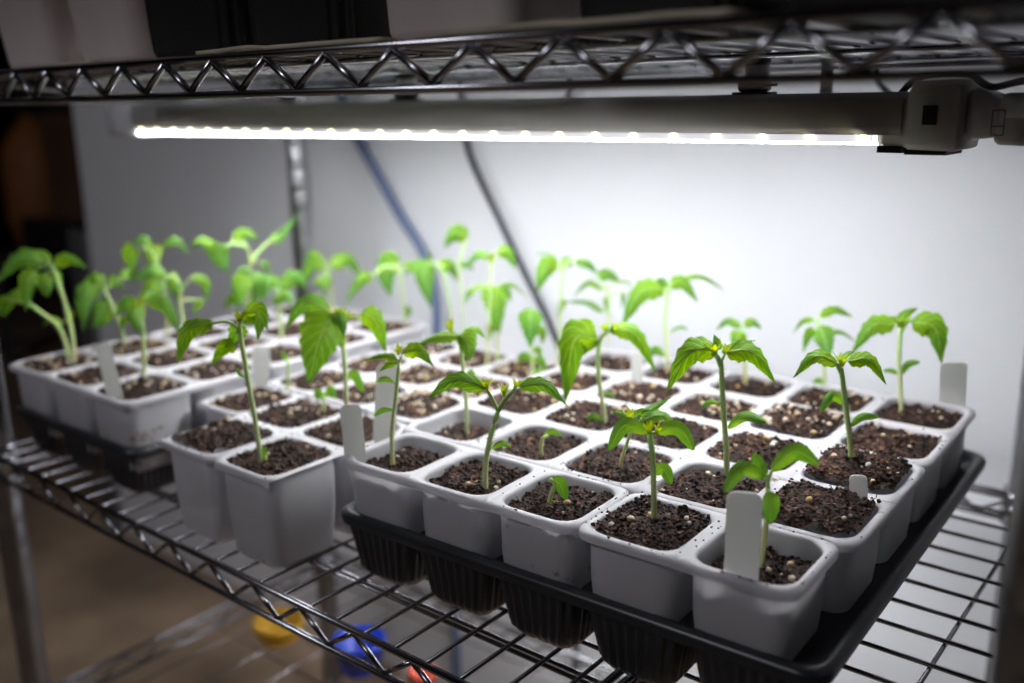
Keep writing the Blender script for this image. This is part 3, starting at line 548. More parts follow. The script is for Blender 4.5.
# ---------------------------------------------------------------- wire shelving
def truss(b, p, q, h, period, rail=.038, zz=.028):
    p, q = Vector(p), Vector(q); L = (q-p).length; n = max(1, round(L/period)); d = Vector((0, 0, -h))
    b.tube([p, q], rail, 8); b.tube([p+d, q+d], rail, 8)
    pts = []
    for i in range(n*2+1):
        a = p.lerp(q, i/(2*n)); pts.append(a+(d*.92 if i % 2 else d*.08))
    for i in range(len(pts)-1): b.tube([pts[i], pts[i+1]], zz, 6)
def wire_shelf(parent, x0, x1, y0, y1, z, dirn, pitch, rods, off=0, period=.8, back=.33, zz_=.028, wr=.023):
    b = MB(); r = wr; zz = z-r-.0
    if dirn == 'y':
        x = x0+off
        while x < x1: b.tube([(x, y0, zz), (x, y1, zz)], r, 6); x += pitch
        for y in rods: b.tube([(x0, y, zz-2*r), (x1, y, zz-2*r)], r, 6)
    else:
        y = y0+off
        while y < y1: b.tube([(x0, y, zz), (x1, y, zz)], r, 6); y += pitch
        for x in rods: b.tube([(x, y0, zz-2*r), (x, y1, zz-2*r)], r, 6)
    s = b.build('wire_shelf', 'chrome', parent)
    zt = z-.02
    for a, c in (((x0, y0), (x1, y0)), ((x0, y1), (x1, y1)), ((x0, y0), (x0, y1)), ((x1, y0), (x1, y1))):
        b = MB(); truss(b, (*a, zt), (*c, zt), back if a[1] == c[1] == y1 else .33, period if (a[1] == c[1] != y1 or back > .2) else 50, .038, zz_); b.build('edge_truss', 'chrome', s)
    return s
def post(parent, x, y, z0, z1, collars):
    prof = [(.12, z0), (.2, z0+.03)]; z = z0+.3
    while z < z1-.1:
        prof += [(.2, z-.02), (.1975, z-.008), (.1975, z+.008), (.2, z+.02)]; z += .41
    prof += [(.2, z1-.03), (.12, z1)]
    b = MB(); b.lathe((x, y), prof, 20); p = b.build('post', 'post_chrome', parent)
    for zc in collars:
        b = MB(); b.lathe((x, y), [(.205, zc-.42), (.27, zc-.42), (.245, zc+.02), (.205, zc+.02)], 20); b.build('shelf_collar', 'chrome', p)
SH = -1.32
ua = empty('wire_shelving_unit', (-7, -.5, -Z0), 'chrome wire shelving unit carrying the trays and the grow light', 'shelving')
wire_shelf(ua, -6.95, 3.35, -.62, 5.65, SH, 'y', .405, (.1, .18, .62, 2.5, 2.58, 4.9, 4.98), off=.35)
wire_shelf(ua, -6.95, 6.6, -.58, 5.65, 3.99, 'y', .405, (.1, .18, 2.5, 2.58, 4.9, 4.98), off=.3, back=.09, zz_=.036)
wire_shelf(ua, -6.95, 3.35, -.62, 5.65, -5.45, 'y', .81, (2.5, 4.9), off=.2, wr=.014)
for x, y in ((-7.08, -.42), (-7.15, 5.55)): post(ua, x, y, -Z0, 9, (SH, 3.99, -5.45))
ub = empty('wire_shelving_unit', (6.3, .3, -Z0), 'second chrome wire shelf at the right, its wires running the other way', 'shelving')
wire_shelf(ub, 3.47, 6.1, -.3, 6.62, SH, 'x', .482, (5.45,), off=.02)
post(ub, 6.42, .5, -Z0, 9, (SH,)); post(ub, 5.28, 6.78, -Z0, 9, (SH,))

# ---------------------------------------------------------------- grow light
LY = 3.0  # lamp, clips and cable pushed back: coordinates scaled about the camera position
lt = empty('grow_light', (0, LY, 3.1), 'long grey LED grow light bar hanging under the upper shelf', 'light')
def xloft(b, xs, prof, cap=True):   # prof: closed list of (y, z); swept along x
    b.loft([[(x, LY+sc*y, zc+sc*(z-zc)) for y, z in prof] for x, sc, zc in xs], cap=cap)
body = [(-.24, 3.208), (-.28, 3.277), (-.28, 3.496), (-.22, 3.577), (.22, 3.577), (.28, 3.496), (.28, 3.277), (.24, 3.208)]
b = MB(); xloft(b, [(-8.585, .8, 3.4), (-8.504, 1, 3.4), (4.619, 1, 3.4)], body); b.build('housing', 'lamp_housing', lt)
ZL = 3.202
side = [(-.19, ZL+.01), (-.19, ZL-.06), (.19, ZL-.06), (.19, ZL+.01)]
lens = [(.185*math.cos(a), ZL-.06-.028*math.sin(a)) for a in (math.pi-k*math.pi/10 for k in range(11))]
b = MB(); xloft(b, [(-7.904, 1, ZL), (4.365, 1, ZL)], lens); b.build('led_diffuser', 'led_lens', lt)
b = MB(); xloft(b, [(-7.904, 1, ZL), (4.365, 1, ZL)], side); b.build('led_board', 'led_side', lt, smooth=False)
x = -7.765
while x < 4.295:
    b = MB(); b.lathe((x, LY-.18), [(.004, ZL-.058), (.042, ZL-.05), (.048, ZL-.02), (.03, ZL+.004)], 10); b.build('led', 'led_dot', lt); x += .482
cap = [(-.30, 3.081), (-.34, 3.138), (-.34, 3.612), (-.27, 3.67), (.27, 3.67), (.34, 3.612), (.34, 3.138), (.30, 3.081)]
b = MB(); xloft(b, [(4.411, .55, 3.15), (4.48, .62, 3.15), (4.642, .68, 3.17), (4.711, .97, 3.4), (5.081, 1, 3.4), (5.127, .94, 3.4)], cap); c = b.build('end_cap', 'lamp_housing', lt)
b = MB(); b.box((4.827, LY-.36, 3.3), (4.942, LY-.33, 3.462)); b.build('slot', 'lamp_dark', c, smooth=False)
b = MB(); b.box((4.434, LY-.25, 3.057), (4.642, LY+.2, 3.115)); b.build('latch', 'lamp_dark', c, smooth=False)
b = MB(); b.box((4.676, LY-.27, 3.046), (5.023, LY+.22, 3.104)); b.build('latch', 'lamp_dark', c, smooth=False)
b = MB(); xloft(b, [(-8.782, .5, 3.35), (-8.666, .9, 3.35), (-8.296, .95, 3.35), (-7.904, .9, 3.2)], [(y*.95, z-.02) for y, z in cap]); b.build('end_cap', 'clear_cap', lt)
# joining connector and the next fixture's cap at the right edge
b = MB(); xloft(b, [(5.139, .6, 3.42), (5.196, .72, 3.42), (5.335, .6, 3.36), (5.427, .5, 3.33)], cap); b.build('connector', 'clear_cap', lt)
b = MB(); xloft(b, [(5.358, .5, 3.25), (5.404, .66, 3.25), (5.589, .7, 3.25)], cap); b.box((5.404, LY-.28, 3.358), (5.912, LY+.2, 3.554), .04); c2 = b.build('plug', 'lamp_housing', lt)
b = MB()
x0, x1, z0, z1, zm, yy = 5.358, 5.45, 3.219, 3.416, 3.289, LY-.295
for p, q in (((x0, z0), (x1, z0)), ((x1, z0), (x1, z1)), ((x1, z1), (x0, z1)), ((x0, z1), (x0, z0)), ((x0, zm), (x1, zm))): b.tube([(p[0], yy, p[1]), (q[0], yy, q[1])], .005, 6)
b.build('clip_outline', 'lamp_dark', c2)
b = MB(); b.tube(bez([(4.526, LY+0, 3.566), (4.619, LY-0.1, 3.635), (4.746, LY-0.1, 3.704), (5.081, LY-0.1, 3.71), (5.219, LY-0.15, 3.635), (5.335, LY-0.2, 3.6), (5.566, LY-0.2, 3.647), (6.144, LY+0, 3.727)], 30), .03, 8)
tag(b.build('power_cable', 'cable_dark', base=(4.642, LY, 3.566)), 'black cable looping over the right end of the grow light', 'cable')
for x, lab in ((3.14, 'black hanging clip on top of the grow light toward its right end'), (-1.654, 'black hanging clip near the middle of the grow light')):
    h = empty('hanging_clip', (x, LY, 3.566), lab, 'clip', 'clips holding the grow light')
    b = MB(); b.box((x-.18, LY-.14, 3.566), (x+.16, LY+.14, 3.6)); b.box((x-.14, LY-.12, 3.6), (x+.12, LY+.12, 3.727), .03); b.lathe((x, LY), [(.12, 3.843), (.14, 3.878), (.13, 3.959), (.07, 3.993)], 14); b.build('clamp', 'lamp_dark', h)
    b = MB(); b.lathe((x+.01, LY), [(.12, 3.716), (.12, 3.849)], 16); b.build('collar', 'white_collar', h)
    b = MB(); b.tube([(x-.02, LY-.1, 3.664), (x+.28, LY-.14, 3.664)], .015, 6); b.build('pin', 'lamp_dark', h)

# added fill: a shorter unseen bar behind the first, brightening the wall
l2 = empty('grow_light', (0, 4.4, 3.25), 'added unseen fill light bar behind the grow light, nearer the wall', 'light')
LY = 4.4
b = MB(); b.loft([[(x, LY+y, z) for y, z in ((-.22, 3.32), (-.22, 3.52), (.22, 3.52), (.22, 3.32))] for x in (-4.0, 4.6)], cap=True); b.build('housing', 'lamp_housing', l2, smooth=False)
b = MB(); b.loft([[(x, LY+.16*math.cos(a), 3.32-.09*math.sin(a)) for a in (math.pi-k*math.pi/10 for k in range(11))] for x in (-3.8, 4.45)], cap=True); b.build('led_diffuser', 'fill_lens_wall', l2)
for x in (-3.0, 3.3):
    b = MB(); b.box((x-.05, LY-.05, 3.52), (x+.05, LY+.05, 3.95)); b.build('hook', 'lamp_dark', l2, smooth=False)

# added unseen bar under the tray, fill for the dark area below
l3 = empty('grow_light', (.6, 4.4, -1.95), 'added unseen fill light bar beneath the tray, brightening the lowest shelf', 'light')
LY = 4.4
b = MB(); b.loft([[(x, LY+y, z) for y, z in ((-.2, -1.88), (-.2, -1.68), (.2, -1.68), (.2, -1.88))] for x in (-2.8, 4.1)], cap=True); b.build('housing', 'lamp_housing', l3, smooth=False)
b = MB(); b.loft([[(x, LY+.16*math.cos(a), -1.88-.09*math.sin(a)) for a in (math.pi-k*math.pi/10 for k in range(11))] for x in (-2.6, 3.9)], cap=True); b.build('led_diffuser', 'fill_lens_low', l3)
for x in (-1.8, 3.0):
    b = MB(); b.box((x-.05, LY-.05, -1.68), (x+.05, LY+.05, -1.38)); b.build('hook', 'lamp_dark', l3, smooth=False)

# ---------------------------------------------------------------- cables on the wall
def cable(pts, r, mat, label):
    b = MB(); b.tube(bez(pts, 50), r, 10); return tag(b.build('cable', mat, base=pts[-1]), label, 'cable')
cable([(-7.9, 7.1, 4.6), (-7.5, 7.1, 3.4), (-7.18, 7.1, 2.86), (-6.6, 7.1, 2.1), (-6.1, 7.1, 1.44), (-5.5, 7.12, .71), (-5.2, 7.1, -.16), (-5.1, 7.0, -1.5), (-5.0, 7.1, -4), (-5.0, 7.15, -8.9)], .09, 'cable_blue', 'thick blue grey cable hanging down the wall beside the back post')
cable([(-4.6, 7.1, 5.2), (-4.4, 7.1, 3.7), (-4.25, 7.1, 2.7), (-3.55, 7.1, 1.5), (-3.0, 7.1, .6), (-2.44, 7.1, -.27), (-2.1, 7.1, -1.2), (-1.9, 7.1, -4), (-1.9, 7.15, -8.9)], .055, 'cable_dark', 'thin black cable slanting down the white wall behind the middle pots')
cable([(-2.3, 7.1, 5.2), (-2.05, 7.1, 4.1), (-2.05, 7.1, 3.6), (-2.3, 7.1, 3.3)], .05, 'cable_dark', 'short stretch of dark cable above the grow light near the middle')
cable([(2.7, 7.1, 5), (2.85, 7.1, 4.1), (2.95, 7.1, 3.75), (3.2, 7.1, 3.45)], .04, 'cable_dark', 'short stretch of dark cable above the grow light near its right end')

# ---------------------------------------------------------------- pots, trays, soil
TR = .0336
def rotm(p, on):
    if not on: return p
    c, s = math.cos(TR), math.sin(TR); return (p[0]*c-p[1]*s, p[0]*s+p[1]*c, p[2])
def squarering(cx, cy, hx, hy, z, k=4, cr=(.02,)*4):
    out = []
    for q, (sx, sy, a0) in enumerate(((1, 1, 0), (-1, 1, 90), (-1, -1, 180), (1, -1, 270))):
        r = cr[q]
        for i in range(k+1):
            a = math.radians(a0+90*i/k)
            if r > .05: out.append((cx+sx*(hx-r)+r*math.cos(a), cy+sy*(hy-r)+r*math.sin(a), z))
            else:
                t = i/k  # walk to the corner and on: straight sides
                x, y = (1, 2*t*.5+.0) if False else (math.cos(a), math.sin(a))
                m_ = max(abs(x), abs(y)); x, y = x/m_, y/m_
                out.append((cx+sx*hx-sx*.16+x*.16, cy+sy*hy-sy*.16+y*.16, z))
    return out
SOILP = {}
def pot_pack(name, label, cells, px, py, zt, depth, rot, group=None, cat='seedling pots'):
    """cells: list of (i, j, cx, cy). One moulded sheet of linked square pots; each cup a part."""
    cs = {(i, j) for i, j, _, _ in cells}
    base = rotm((cells[0][2], cells[0][3], zt-depth), rot)
    e = empty(name, base, label, cat, group)
    for (i, j, cx, cy) in cells:
        b = MB(); hx, hy = px/2, py/2; ox, oy = px/2-.08, py/2-.08
        nb = {d: ((i+d[0], j+d[1]) in cs) for d in ((1, 0), (-1, 0), (0, 1), (0, -1))}
        def free(a, c): return .15 if not nb[a] and not nb[c] else .02
        cr = (free((1, 0), (0, 1)), free((-1, 0), (0, 1)), free((-1, 0), (0, -1)), free((1, 0), (0, -1)))
        jz = random.uniform(-.008, .008)
        outer = squarering(cx, cy, hx, hy, zt-.012, 4, cr)
        rings = [outer, rrect(cx, cy, ox+.035, oy+.035, .20, zt+.004), rrect(cx, cy, ox+.006, oy+.006, .19, zt-.006), rrect(cx, cy, ox-.002, oy-.002, .185, zt-.035),
                 rrect(cx, cy, ox+.022, oy+.022, .18, zt-.13), rrect(cx, cy, ox+.012, oy+.012, .17, zt-depth*.5), rrect(cx, cy, ox-.03, oy-.03, .15, zt-depth+.06), rrect(cx, cy, ox-.07, oy-.07, .1, zt-depth)]
        rings = [[rotm(p, rot) for p in r] for r in rings]
        n = len(rings[0]); b.loft(rings); b.f.append(tuple(len(b.v)-n+k for k in range(n)))
        # skirt on free edges (rolled rim lip)
        for k in range(n):
            k2 = (k+1) % n; a, c = outer[k], outer[k2]; mx_, my_ = (a[0]+c[0])/2-cx, (a[1]+c[1])/2-cy
            side_ = ((1, 0) if mx_ > 0 else (-1, 0)) if abs(mx_)/hx > abs(my_)/hy else ((0, 1) if my_ > 0 else (0, -1))
            on = not nb[side_]
            if on:
                f = 1.012
                def sh(p, f, dz): return rotm((cx+(p[0]-cx)*f, cy+(p[1]-cy)*f, p[2]+dz), rot)
                q = [sh(a, 1, 0), sh(c, 1, 0), sh(c, f, -.03), sh(a, f, -.03), sh(c, f-.006, -.065), sh(a, f-.006, -.065)]
                b.add(q, [(0, 1, 2, 3), (3, 2, 4, 5)])
        b.build('cell', 'white_plastic', e, merge=.002)
        SOILP.setdefault(e.name, []).append((cx, cy, ox-.008, oy-.008, zt, rot))
    return e
def inside(x, y, hx, hy, r=.14):
    ax, ay = abs(x), abs(y)
    if ax > hx or ay > hy: return False
    if ax > hx-r and ay > hy-r: return (ax-hx+r)**2+(ay-hy+r)**2 < r*r
    return True
def soil(packname, label, levels, plabel, fine=1.0, perl=14):
    b = MB(); pb = MB(); cells = SOILP[packname]
    for ci, (cx, cy, hx, hy, zt, rot) in enumerate(cells):
        lv, heap, pd = levels[ci] if isinstance(levels, (list, tuple)) and ci < len(levels) else (-.09, .04, 1)
        n = 22; vs = []; fs = []
        def hgt(u, v):
            d = max(abs(u), abs(v)); 
            h = lv+.015+heap*(1-d*d)+.05*noise.noise(Vector((cx*7+u*2.6, cy*7+v*2.6, 3)))+  .035*noise.noise(Vector((cx*9+u*8, cy*9+v*8, 9)))+.035*noise.noise(Vector((cx*9+u*19, cy*9+v*19, 5)))
            return zt+h
        for a in range(n+1):
            for c in range(n+1):
                u, v = a/n*2-1, c/n*2-1
                # squircle map keeps the patch inside the rounded opening
                k = 1-.12*(u*u*v*v)
                x, y = cx+u*hx*k, cy+v*hy*k
                vs.append(rotm((x, y, hgt(u, v)), rot))
        for a in range(n):
            for c in range(n): fs.append((a*(n+1)+c, (a+1)*(n+1)+c, (a+1)*(n+1)+c+1, a*(n+1)+c+1))
        b.add(vs, fs)
        for q in range(int(330*fine)):
            u, v = random.uniform(-1, 1), random.uniform(-1, 1)
            if not inside(u*hx, v*hy, hx, hy): continue
            r = random.choice((.006, .008, .010, .013, .017, .024)); b.blob(rotm((cx+u*hx, cy+v*hy, hgt(u, v)+r*.3), rot), r, random.uniform(.5, 1), .35)
        for q in range(int(10*fine)):      # fibres
            u, v = random.uniform(-.9, .9), random.uniform(-.9, .9); a = random.random()*6.3; l = random.uniform(.04, .10)
            p = Vector(rotm((cx+u*hx, cy+v*hy, hgt(u, v)+.01), rot)); b.tube([p, p+Vector((math.cos(a)*l*.5, math.sin(a)*l*.5, random.uniform(.0, .03))), p+Vector((math.cos(a)*l, math.sin(a)*l, 0))], .004, 4)
        for q in range(int(14*fine*random.random())):      # crumbs spilled on the rims
            a = random.choice((0, 1)); s_ = random.choice((-1, 1)); w = random.uniform(-1, 1)
            x, y = (s_*(hx+.06), w*hy) if a else (w*hx, s_*(hy+.06))
            b.blob(rotm((cx+x, cy+y, zt+.008), rot), random.uniform(.005, .012), .7, .3)
        for q in range(int(perl*pd*random.uniform(.7, 1.3))):
            u, v = random.uniform(-.92, .92), random.uniform(-.92, .92); r = random.choice((.012, .016, .02, .026, .034))
            if inside(u*hx, v*hy, hx*.93, hy*.93): pb.blob(rotm((cx+u*hx, cy+v*hy, hgt(u, v)+r*.45), rot), r, .85, .16)
    c0 = cells[0]; bp_ = rotm((c0[0], c0[1], c0[4]-.2), c0[5])
    tag(b.build('potting_soil', 'soil', base=bp_), label, 'soil', kind='stuff')
    tag(pb.build('perlite', 'perlite', base=bp_, smooth=True), plabel, 'perlite', kind='stuff')

def plug_tray(label, x0, x1, y0, y1, zl, cells, zb, rot, name='plug_tray'):
    base = rotm(((x0+x1)/2, (y0+y1)/2, zb), rot); e = empty(name, base, label, 'tray', 'black trays under the white pots')
    cx, cy, hx, hy = (x0+x1)/2, (y0+y1)/2, (x1-x0)/2, (y1-y0)/2
    b = MB()
    prof = [(0.0, -.115), (.012, -.05), (.0, -.01), (-.04, .02), (-.09, .015), (-.11, -.03), (-.13, -.10)]
    rings = [[rotm(p, rot) for p in rrect(cx, cy, hx+d, hy+d, .22, zl+dz, 6)] for d, dz in prof]
    b.loft(rings); n = len(rings[0]); b.f.append(tuple(len(b.v)-n+k for k in range(n)))
    b.build('rim_deck', 'black_plastic', e)
    for (px, py, w, h) in cells:
        b = MB(); rings = []; K = 14; zt = zl-.105
        for t in (0, .06, .15, .5, .85, .95, 1):
            sc = 1-.20*t-(.05 if t > .9 else 0)-(.05 if t == 1 else 0); r0 = rrect(px, py, w*sc, h*sc, .16, zt+(zb-zt)*t, K); out = []
            for k, p in enumerate(r0):
                fl = .0 if t == 0 else .018*math.cos(k*math.pi/1.0) if False else 0
                out.append(p)
            rings.append(out)
        # flutes: resample the ring finely by arc length and ripple it
        R2 = []
        for ti, ring in enumerate(rings):
            pts = [Vector(p) for p in ring]; per = [0]
            for k in range(len(pts)): per.append(per[-1]+(pts[(k+1) % len(pts)]-pts[k]).length)
            M_ = 160; o2 = []; k = 0
            for s_ in range(M_):
                d = per[-1]*s_/M_
                while per[k+1] < d: k += 1
                a, c = pts[k], pts[(k+1) % len(pts)]; p = a.lerp(c, (d-per[k])/max(1e-6, per[k+1]-per[k]))
                am = .0 if ti == 0 else .016
                q = 1+am*math.cos(2*math.pi*s_/M_*32)/w*.9
                o2.append(rotm((px+(p.x-px)*q, py+(p.y-py)*q, p.z+(.02*math.cos(2*math.pi*s_/M_*32) if ti >= 5 else 0)), rot))
            R2.append(o2)
        b.loft(R2); n = len(R2[0]); b.f.append(tuple(len(b.v)-n+k for k in range(n))); b.build('pocket', 'black_plastic', e)
    return e

PX, PY = 1.0, 1.1
# front tray: five rows of five
def fc(i, j): return (i, j, .56+.975*i if j == 0 else .46+1.022*i, .55+j*PY+(.02 if j == 0 else -.01))
plug_tray('black fluted tray holding the front block of white pots', -.02, 5.2, .04, 5.68, -.60, [(.53+i*1.0, .56+j*1.08, .455, .48) for i in range(5) for j in range(5)], SH+.005, True)
Pk = []
def mk(label, ij, posf, px, py, zt, dep, rot, grp): e = pot_pack('pot_pack', label, [posf(i, j) for i, j in ij], px, py, zt, dep, rot, grp); Pk.append(e.name); return e
GP = 'linked packs of white plastic seedling pots'
mk('white strip of three linked pots, left part of the front row of the front tray', [(i, 0) for i in range(3)], fc, .975, 1.05, 0, .66+.34, True, GP)
mk('white strip of two linked pots at the near right corner of the front tray', [(i, 0) for i in (3, 4)], fc, .975, 1.05, 0, 1.0, True, GP)
mk('white pack of ten linked pots forming the second and third rows of the front tray', [(i, j) for j in (1, 2) for i in range(5)], fc, 1.022, PY-.01, 0, 1.0, True, GP)
mk('white pack of ten linked pots forming the two back rows of the front tray', [(i, j) for j in (3, 4) for i in range(5)], fc, 1.022, PY-.01, 0, 1.0, True, GP)
# middle pots straight on the wires
def mc(i, j): return (i, j, -.92-1.0*i, .07+1.07*j+(0 if j < 2 else .06))
MZ = -.2
mk('white block of four linked pots standing straight on the wire shelf', [(0, 0), (1, 0), (0, 1), (1, 1)], lambda i, j: (i, j, -.90-1.05*i, .05+1.07*j), 1.05, 1.07, MZ, -MZ-SH+MZ*0+(-.0)+(MZ+MZ*-1) if False else (MZ-SH-.005), False, GP)
mk('white block of six linked pots behind the four pots on the wires', [(i, j) for j in (2, 3, 4) for i in (0, 1)], mc, 1.0, 1.06, MZ, MZ-SH-.005, False, GP)
mk('white column of four linked pots between the left tray and the middle pots', [(2, j) for j in (1, 2, 3, 4)], mc, .98, 1.06, MZ, MZ-SH-.005, False, GP)
# left tray
def lc(i, j): return (i, j, -6.13+1.08*i, .22+1.09*j)
plug_tray('black fluted tray under the far left block of white pots', -6.72, -3.42, -.32, 5.35, -.64, [(-6.13+1.08*i, .2+1.09*j, .42, .46) for i in range(3) for j in range(5)], SH+.005, False)
mk('white pack of six linked pots at the front of the left tray', [(i, j) for j in (0, 1) for i in range(3)], lc, 1.08, 1.08, 0, 1.0, False, GP)
mk('white pack of nine linked pots at the back of the left tray', [(i, j) for j in (2, 3, 4) for i in range(3)], lc, 1.08, 1.08, 0, 1.0, False, GP)
f = .7
soil(Pk[0], 'dark crumbly soil in the three front row pots at left', [(-.17, .09, .5), (-.10, .05, .6), (-.10, .03, .4)], 'few pale perlite grains in the three front row pots at left', 1.6, 10)
soil(Pk[1], 'brown soil in the two near right pots, the last one only part full', [(-.03, .02, .7), (-.22, .06, 1.4)], 'perlite grains in the two near right pots', 1.8, 10)
soil(Pk[2], 'dark soil heaped over the rims in the second and third rows of the front tray', [(-.22, .08, .3), (-.10, .03, .4), (-.05, .04, .4), (-.10, .04, 1), (.0, .12, .7), (-.05, .04, 2), (-.03, .03, 1.6), (-.03, .03, .8), (-.02, .04, 1.6), (.02, .10, .8)], 'perlite and pebbles in the second and third rows of the front tray', 1.2, 12)
soil(Pk[3], 'brown soil in the two back rows of the front tray', [(-.08, .03, 1.5), (-.05, .04, 2), (-.07, .03, 1.5), (.0, .07, 3), (-.06, .05, .8), (-.1, .03, .5), (-.1, .02, .5), (-.1, .02, .7), (-.07, .04, 1.6), (-.08, .04, .4)], 'perlite grains in the two back rows of the front tray', f, 13)
soil(Pk[4], 'dark soil in the four pots standing on the wires', [(-.03, .03, .8), (.0, .05, .4), (-.03, .04, 1.2), (-.02, .03, 1)], 'perlite grains in the four pots standing on the wires', 1.2, 12)
soil(Pk[5], 'brown soil in the six middle pots', [(.0, .10, 5), (-.04, .05, 2), (-.04, .05, 3), (-.04, .05, 2), (-.04, .05, 2), (-.04, .05, 2)], 'thickly scattered perlite on the six middle pots', f, 16)
soil(Pk[6], 'brown soil in the column of pots beside the left tray', [(-.05, .05, 2)]*4, 'perlite grains in the column of pots beside the left tray', f, 12)
soil(Pk[7], 'brown soil in the front pots of the left tray', [(-.05, .05, 2.5)]*6, 'perlite grains in the front pots of the left tray', f, 12)
soil(Pk[8], 'brown soil in the back pots of the left tray', [(-.07, .05, 1)]*9, 'perlite grains in the back pots of the left tray', .4, 12)

# ---------------------------------------------------------------- seedlings
def leaf(parent, kind, pts, w, f, n, rnd):
    nl = 26 if kind == 'T' else 12; P = bez(pts, nl); n = Vector(n); w = w*(.84 if kind == 'T' else .9)
    Nn = (Vector((0, 0, 1))*(1-f)+n*f).normalized(); na = 8
    mb = MB(); vs = []; uvs = []
    L = sum((P[i+1]-P[i]).length for i in range(nl))
    ph = rnd.random()*6
    for i, p in enumerate(P):
        t = i/nl; tan = (P[min(i+1, nl)]-P[max(i-1, 0)]).normalized()
        # the blade turns with its spine: keep the normal perpendicular to it
        nn = (Nn-tan*Nn.dot(tan))
        if nn.length < .15: nn = n-tan*n.dot(tan)
        nn.normalize(); side = tan.cross(nn)
        if kind == 'T':
            wd = (math.sin(math.pi*t**.66)**.9)*(1-.22*t)*1.15 if 0 < t < 1 else .02; saw = (t*5.5) % 1.0; wd *= 1-.20*saw*(1 if t > .1 else 0)
            wd = max(wd, .02)
        elif kind == 'K': wd = max(.05, math.sin(math.pi*min(1, t*.93+.05))**.6)
        else: wd = .1
        for k in range(na+1):
            s = k/na*2-1
            cup = -.17*w*abs(s)**1.4*wd
            puck = .045*w*math.cos((t*6.5-abs(s)*1.8)*2*math.pi)*min(1, abs(s)*2)*(1 if kind == 'T' else 0)*(1-t*.5)
            wav = .05*w*math.sin(t*7+s*2+ph)*abs(s)
            q = p+side*(s*w*.5*wd)+nn*(cup+puck+wav)
            vs.append(q); uvs.append((k/na, t))
    fs = [(i*(na+1)+k, i*(na+1)+k+1, (i+1)*(na+1)+k+1, (i+1)*(na+1)+k) for i in range(nl) for k in range(na)]
    mb.add(vs, fs, uvs)
    if kind == 'T': mb.tube(bez([Vector(q)-Vector(nn)*.006 for q in pts], 8), .010, 5, .004, uv=False)
    mat = 'leaf_smooth' if kind == 'K' else rnd.choice(('leaf', 'leaf', 'leaf_blue'))
    o = mb.build('cotyledon' if kind == 'K' else 'leaf', mat, parent)
    return o
def growing_tip(parent, pts, w, n, rnd):
    mb = MB(); p0, p1 = Vector(pts[0]), Vector(pts[-1]); n = Vector(n); ax = (p1-p0); L = ax.length; ax.normalize(); sd = ax.cross(n).normalized()
    for k in range(6):
        a = k*1.05+rnd.random()*.5; d = (sd*math.cos(a)+n*math.sin(a)); e = p0+ax*L*(.75+.35*rnd.random())+d*w*.55
        P = bez([p0+ax*L*.2, p0+ax*L*.6+d*w*.28, e], 6); vs = []; uvs = []
        for i, p in enumerate(P):
            t = i/6; tn = (P[min(i+1, 6)]-P[max(i-1, 0)]).normalized(); s_ = tn.cross(d)
            s_ = s_.normalized() if s_.length > .01 else sd
            ww = w*.22*max(.05, math.sin(math.pi*min(1, .15+t*.85)))*(1 if i % 2 else .8)
            for q in (-1, 0, 1): vs.append(p+s_*q*ww-d*abs(q)*ww*.4); uvs.append(((q+1)/2, t))
        mb.add(vs, [(i*3+k2, i*3+k2+1, i*3+k2+4, i*3+k2+3) for i in range(6) for k2 in range(2)], uvs)
    mb.build('growing_tip', 'leaf_young', parent)
for pi, pl in enumerate(PLANTS):
    rnd = random.Random(100+pi)
    e = empty('tomato_seedling', pl['stem'][0], pl['label'], 'seedling', pl['group'])
    S = [Vector(p) for p in pl['stem']]; S = [S[0]-Vector((0, 0, .14))]+S
    mb = MB(); cur = bez(S, 18); r = pl['r']*.85; mb.tube(cur, r*.95, 10, r*.75, uv=True)
    if pi in (1, 8, 10, 9, 3):   # fine hairs along the sharp stems
        for k in range(150):
            t = rnd.uniform(.15, 1)*17.9; i = int(t); p = cur[i].lerp(cur[i+1], t-i); a = rnd.random()*6.3
            d = Vector((math.cos(a), math.sin(a), .1)); o_ = len(mb.v); q = p+d*r*.8; s_ = Vector((0, 0, 1))*.0025
            mb.add([q+s_, q-s_, q+d*.035], [(0, 1, 2)], [(0, .9)]*3)
    st = mb.build('stem', 'stem', e)
    for kind, pts, w, f in pl['leaves']:
        if kind == 'P':
            mb = MB(); mb.tube(bez(pts, 8), w*.5, 8, w*.36, uv=True)
            for k in list(mb.uv): mb.uv[k] = (0, .95)
            mb.build('petiole', 'stem', e)
        elif kind == 'B': growing_tip(e, pts, w*1.25, pl['n'], rnd)
        else:
            leaf(e, kind, pts, w, f, pl['n'], rnd)
            # short stalk joining the blade to the stem
            q = Vector(pts[0]); near = min(cur[3:], key=lambda c: (c-q).length); d = (near-q).length
            if .03 < d < .45 and not any(k2 == 'P' and (Vector(p2[-1])-q).length < .12 for k2, p2, _, _ in pl['leaves']):
                mb = MB(); mb.tube(bez([near, near.lerp(q, .5)+Vector((0, 0, .03*d)), q], 6), .016, 6, .012, uv=True)
                for k in list(mb.uv): mb.uv[k] = (0, .9)
                mb.build('petiole', 'stem', e)

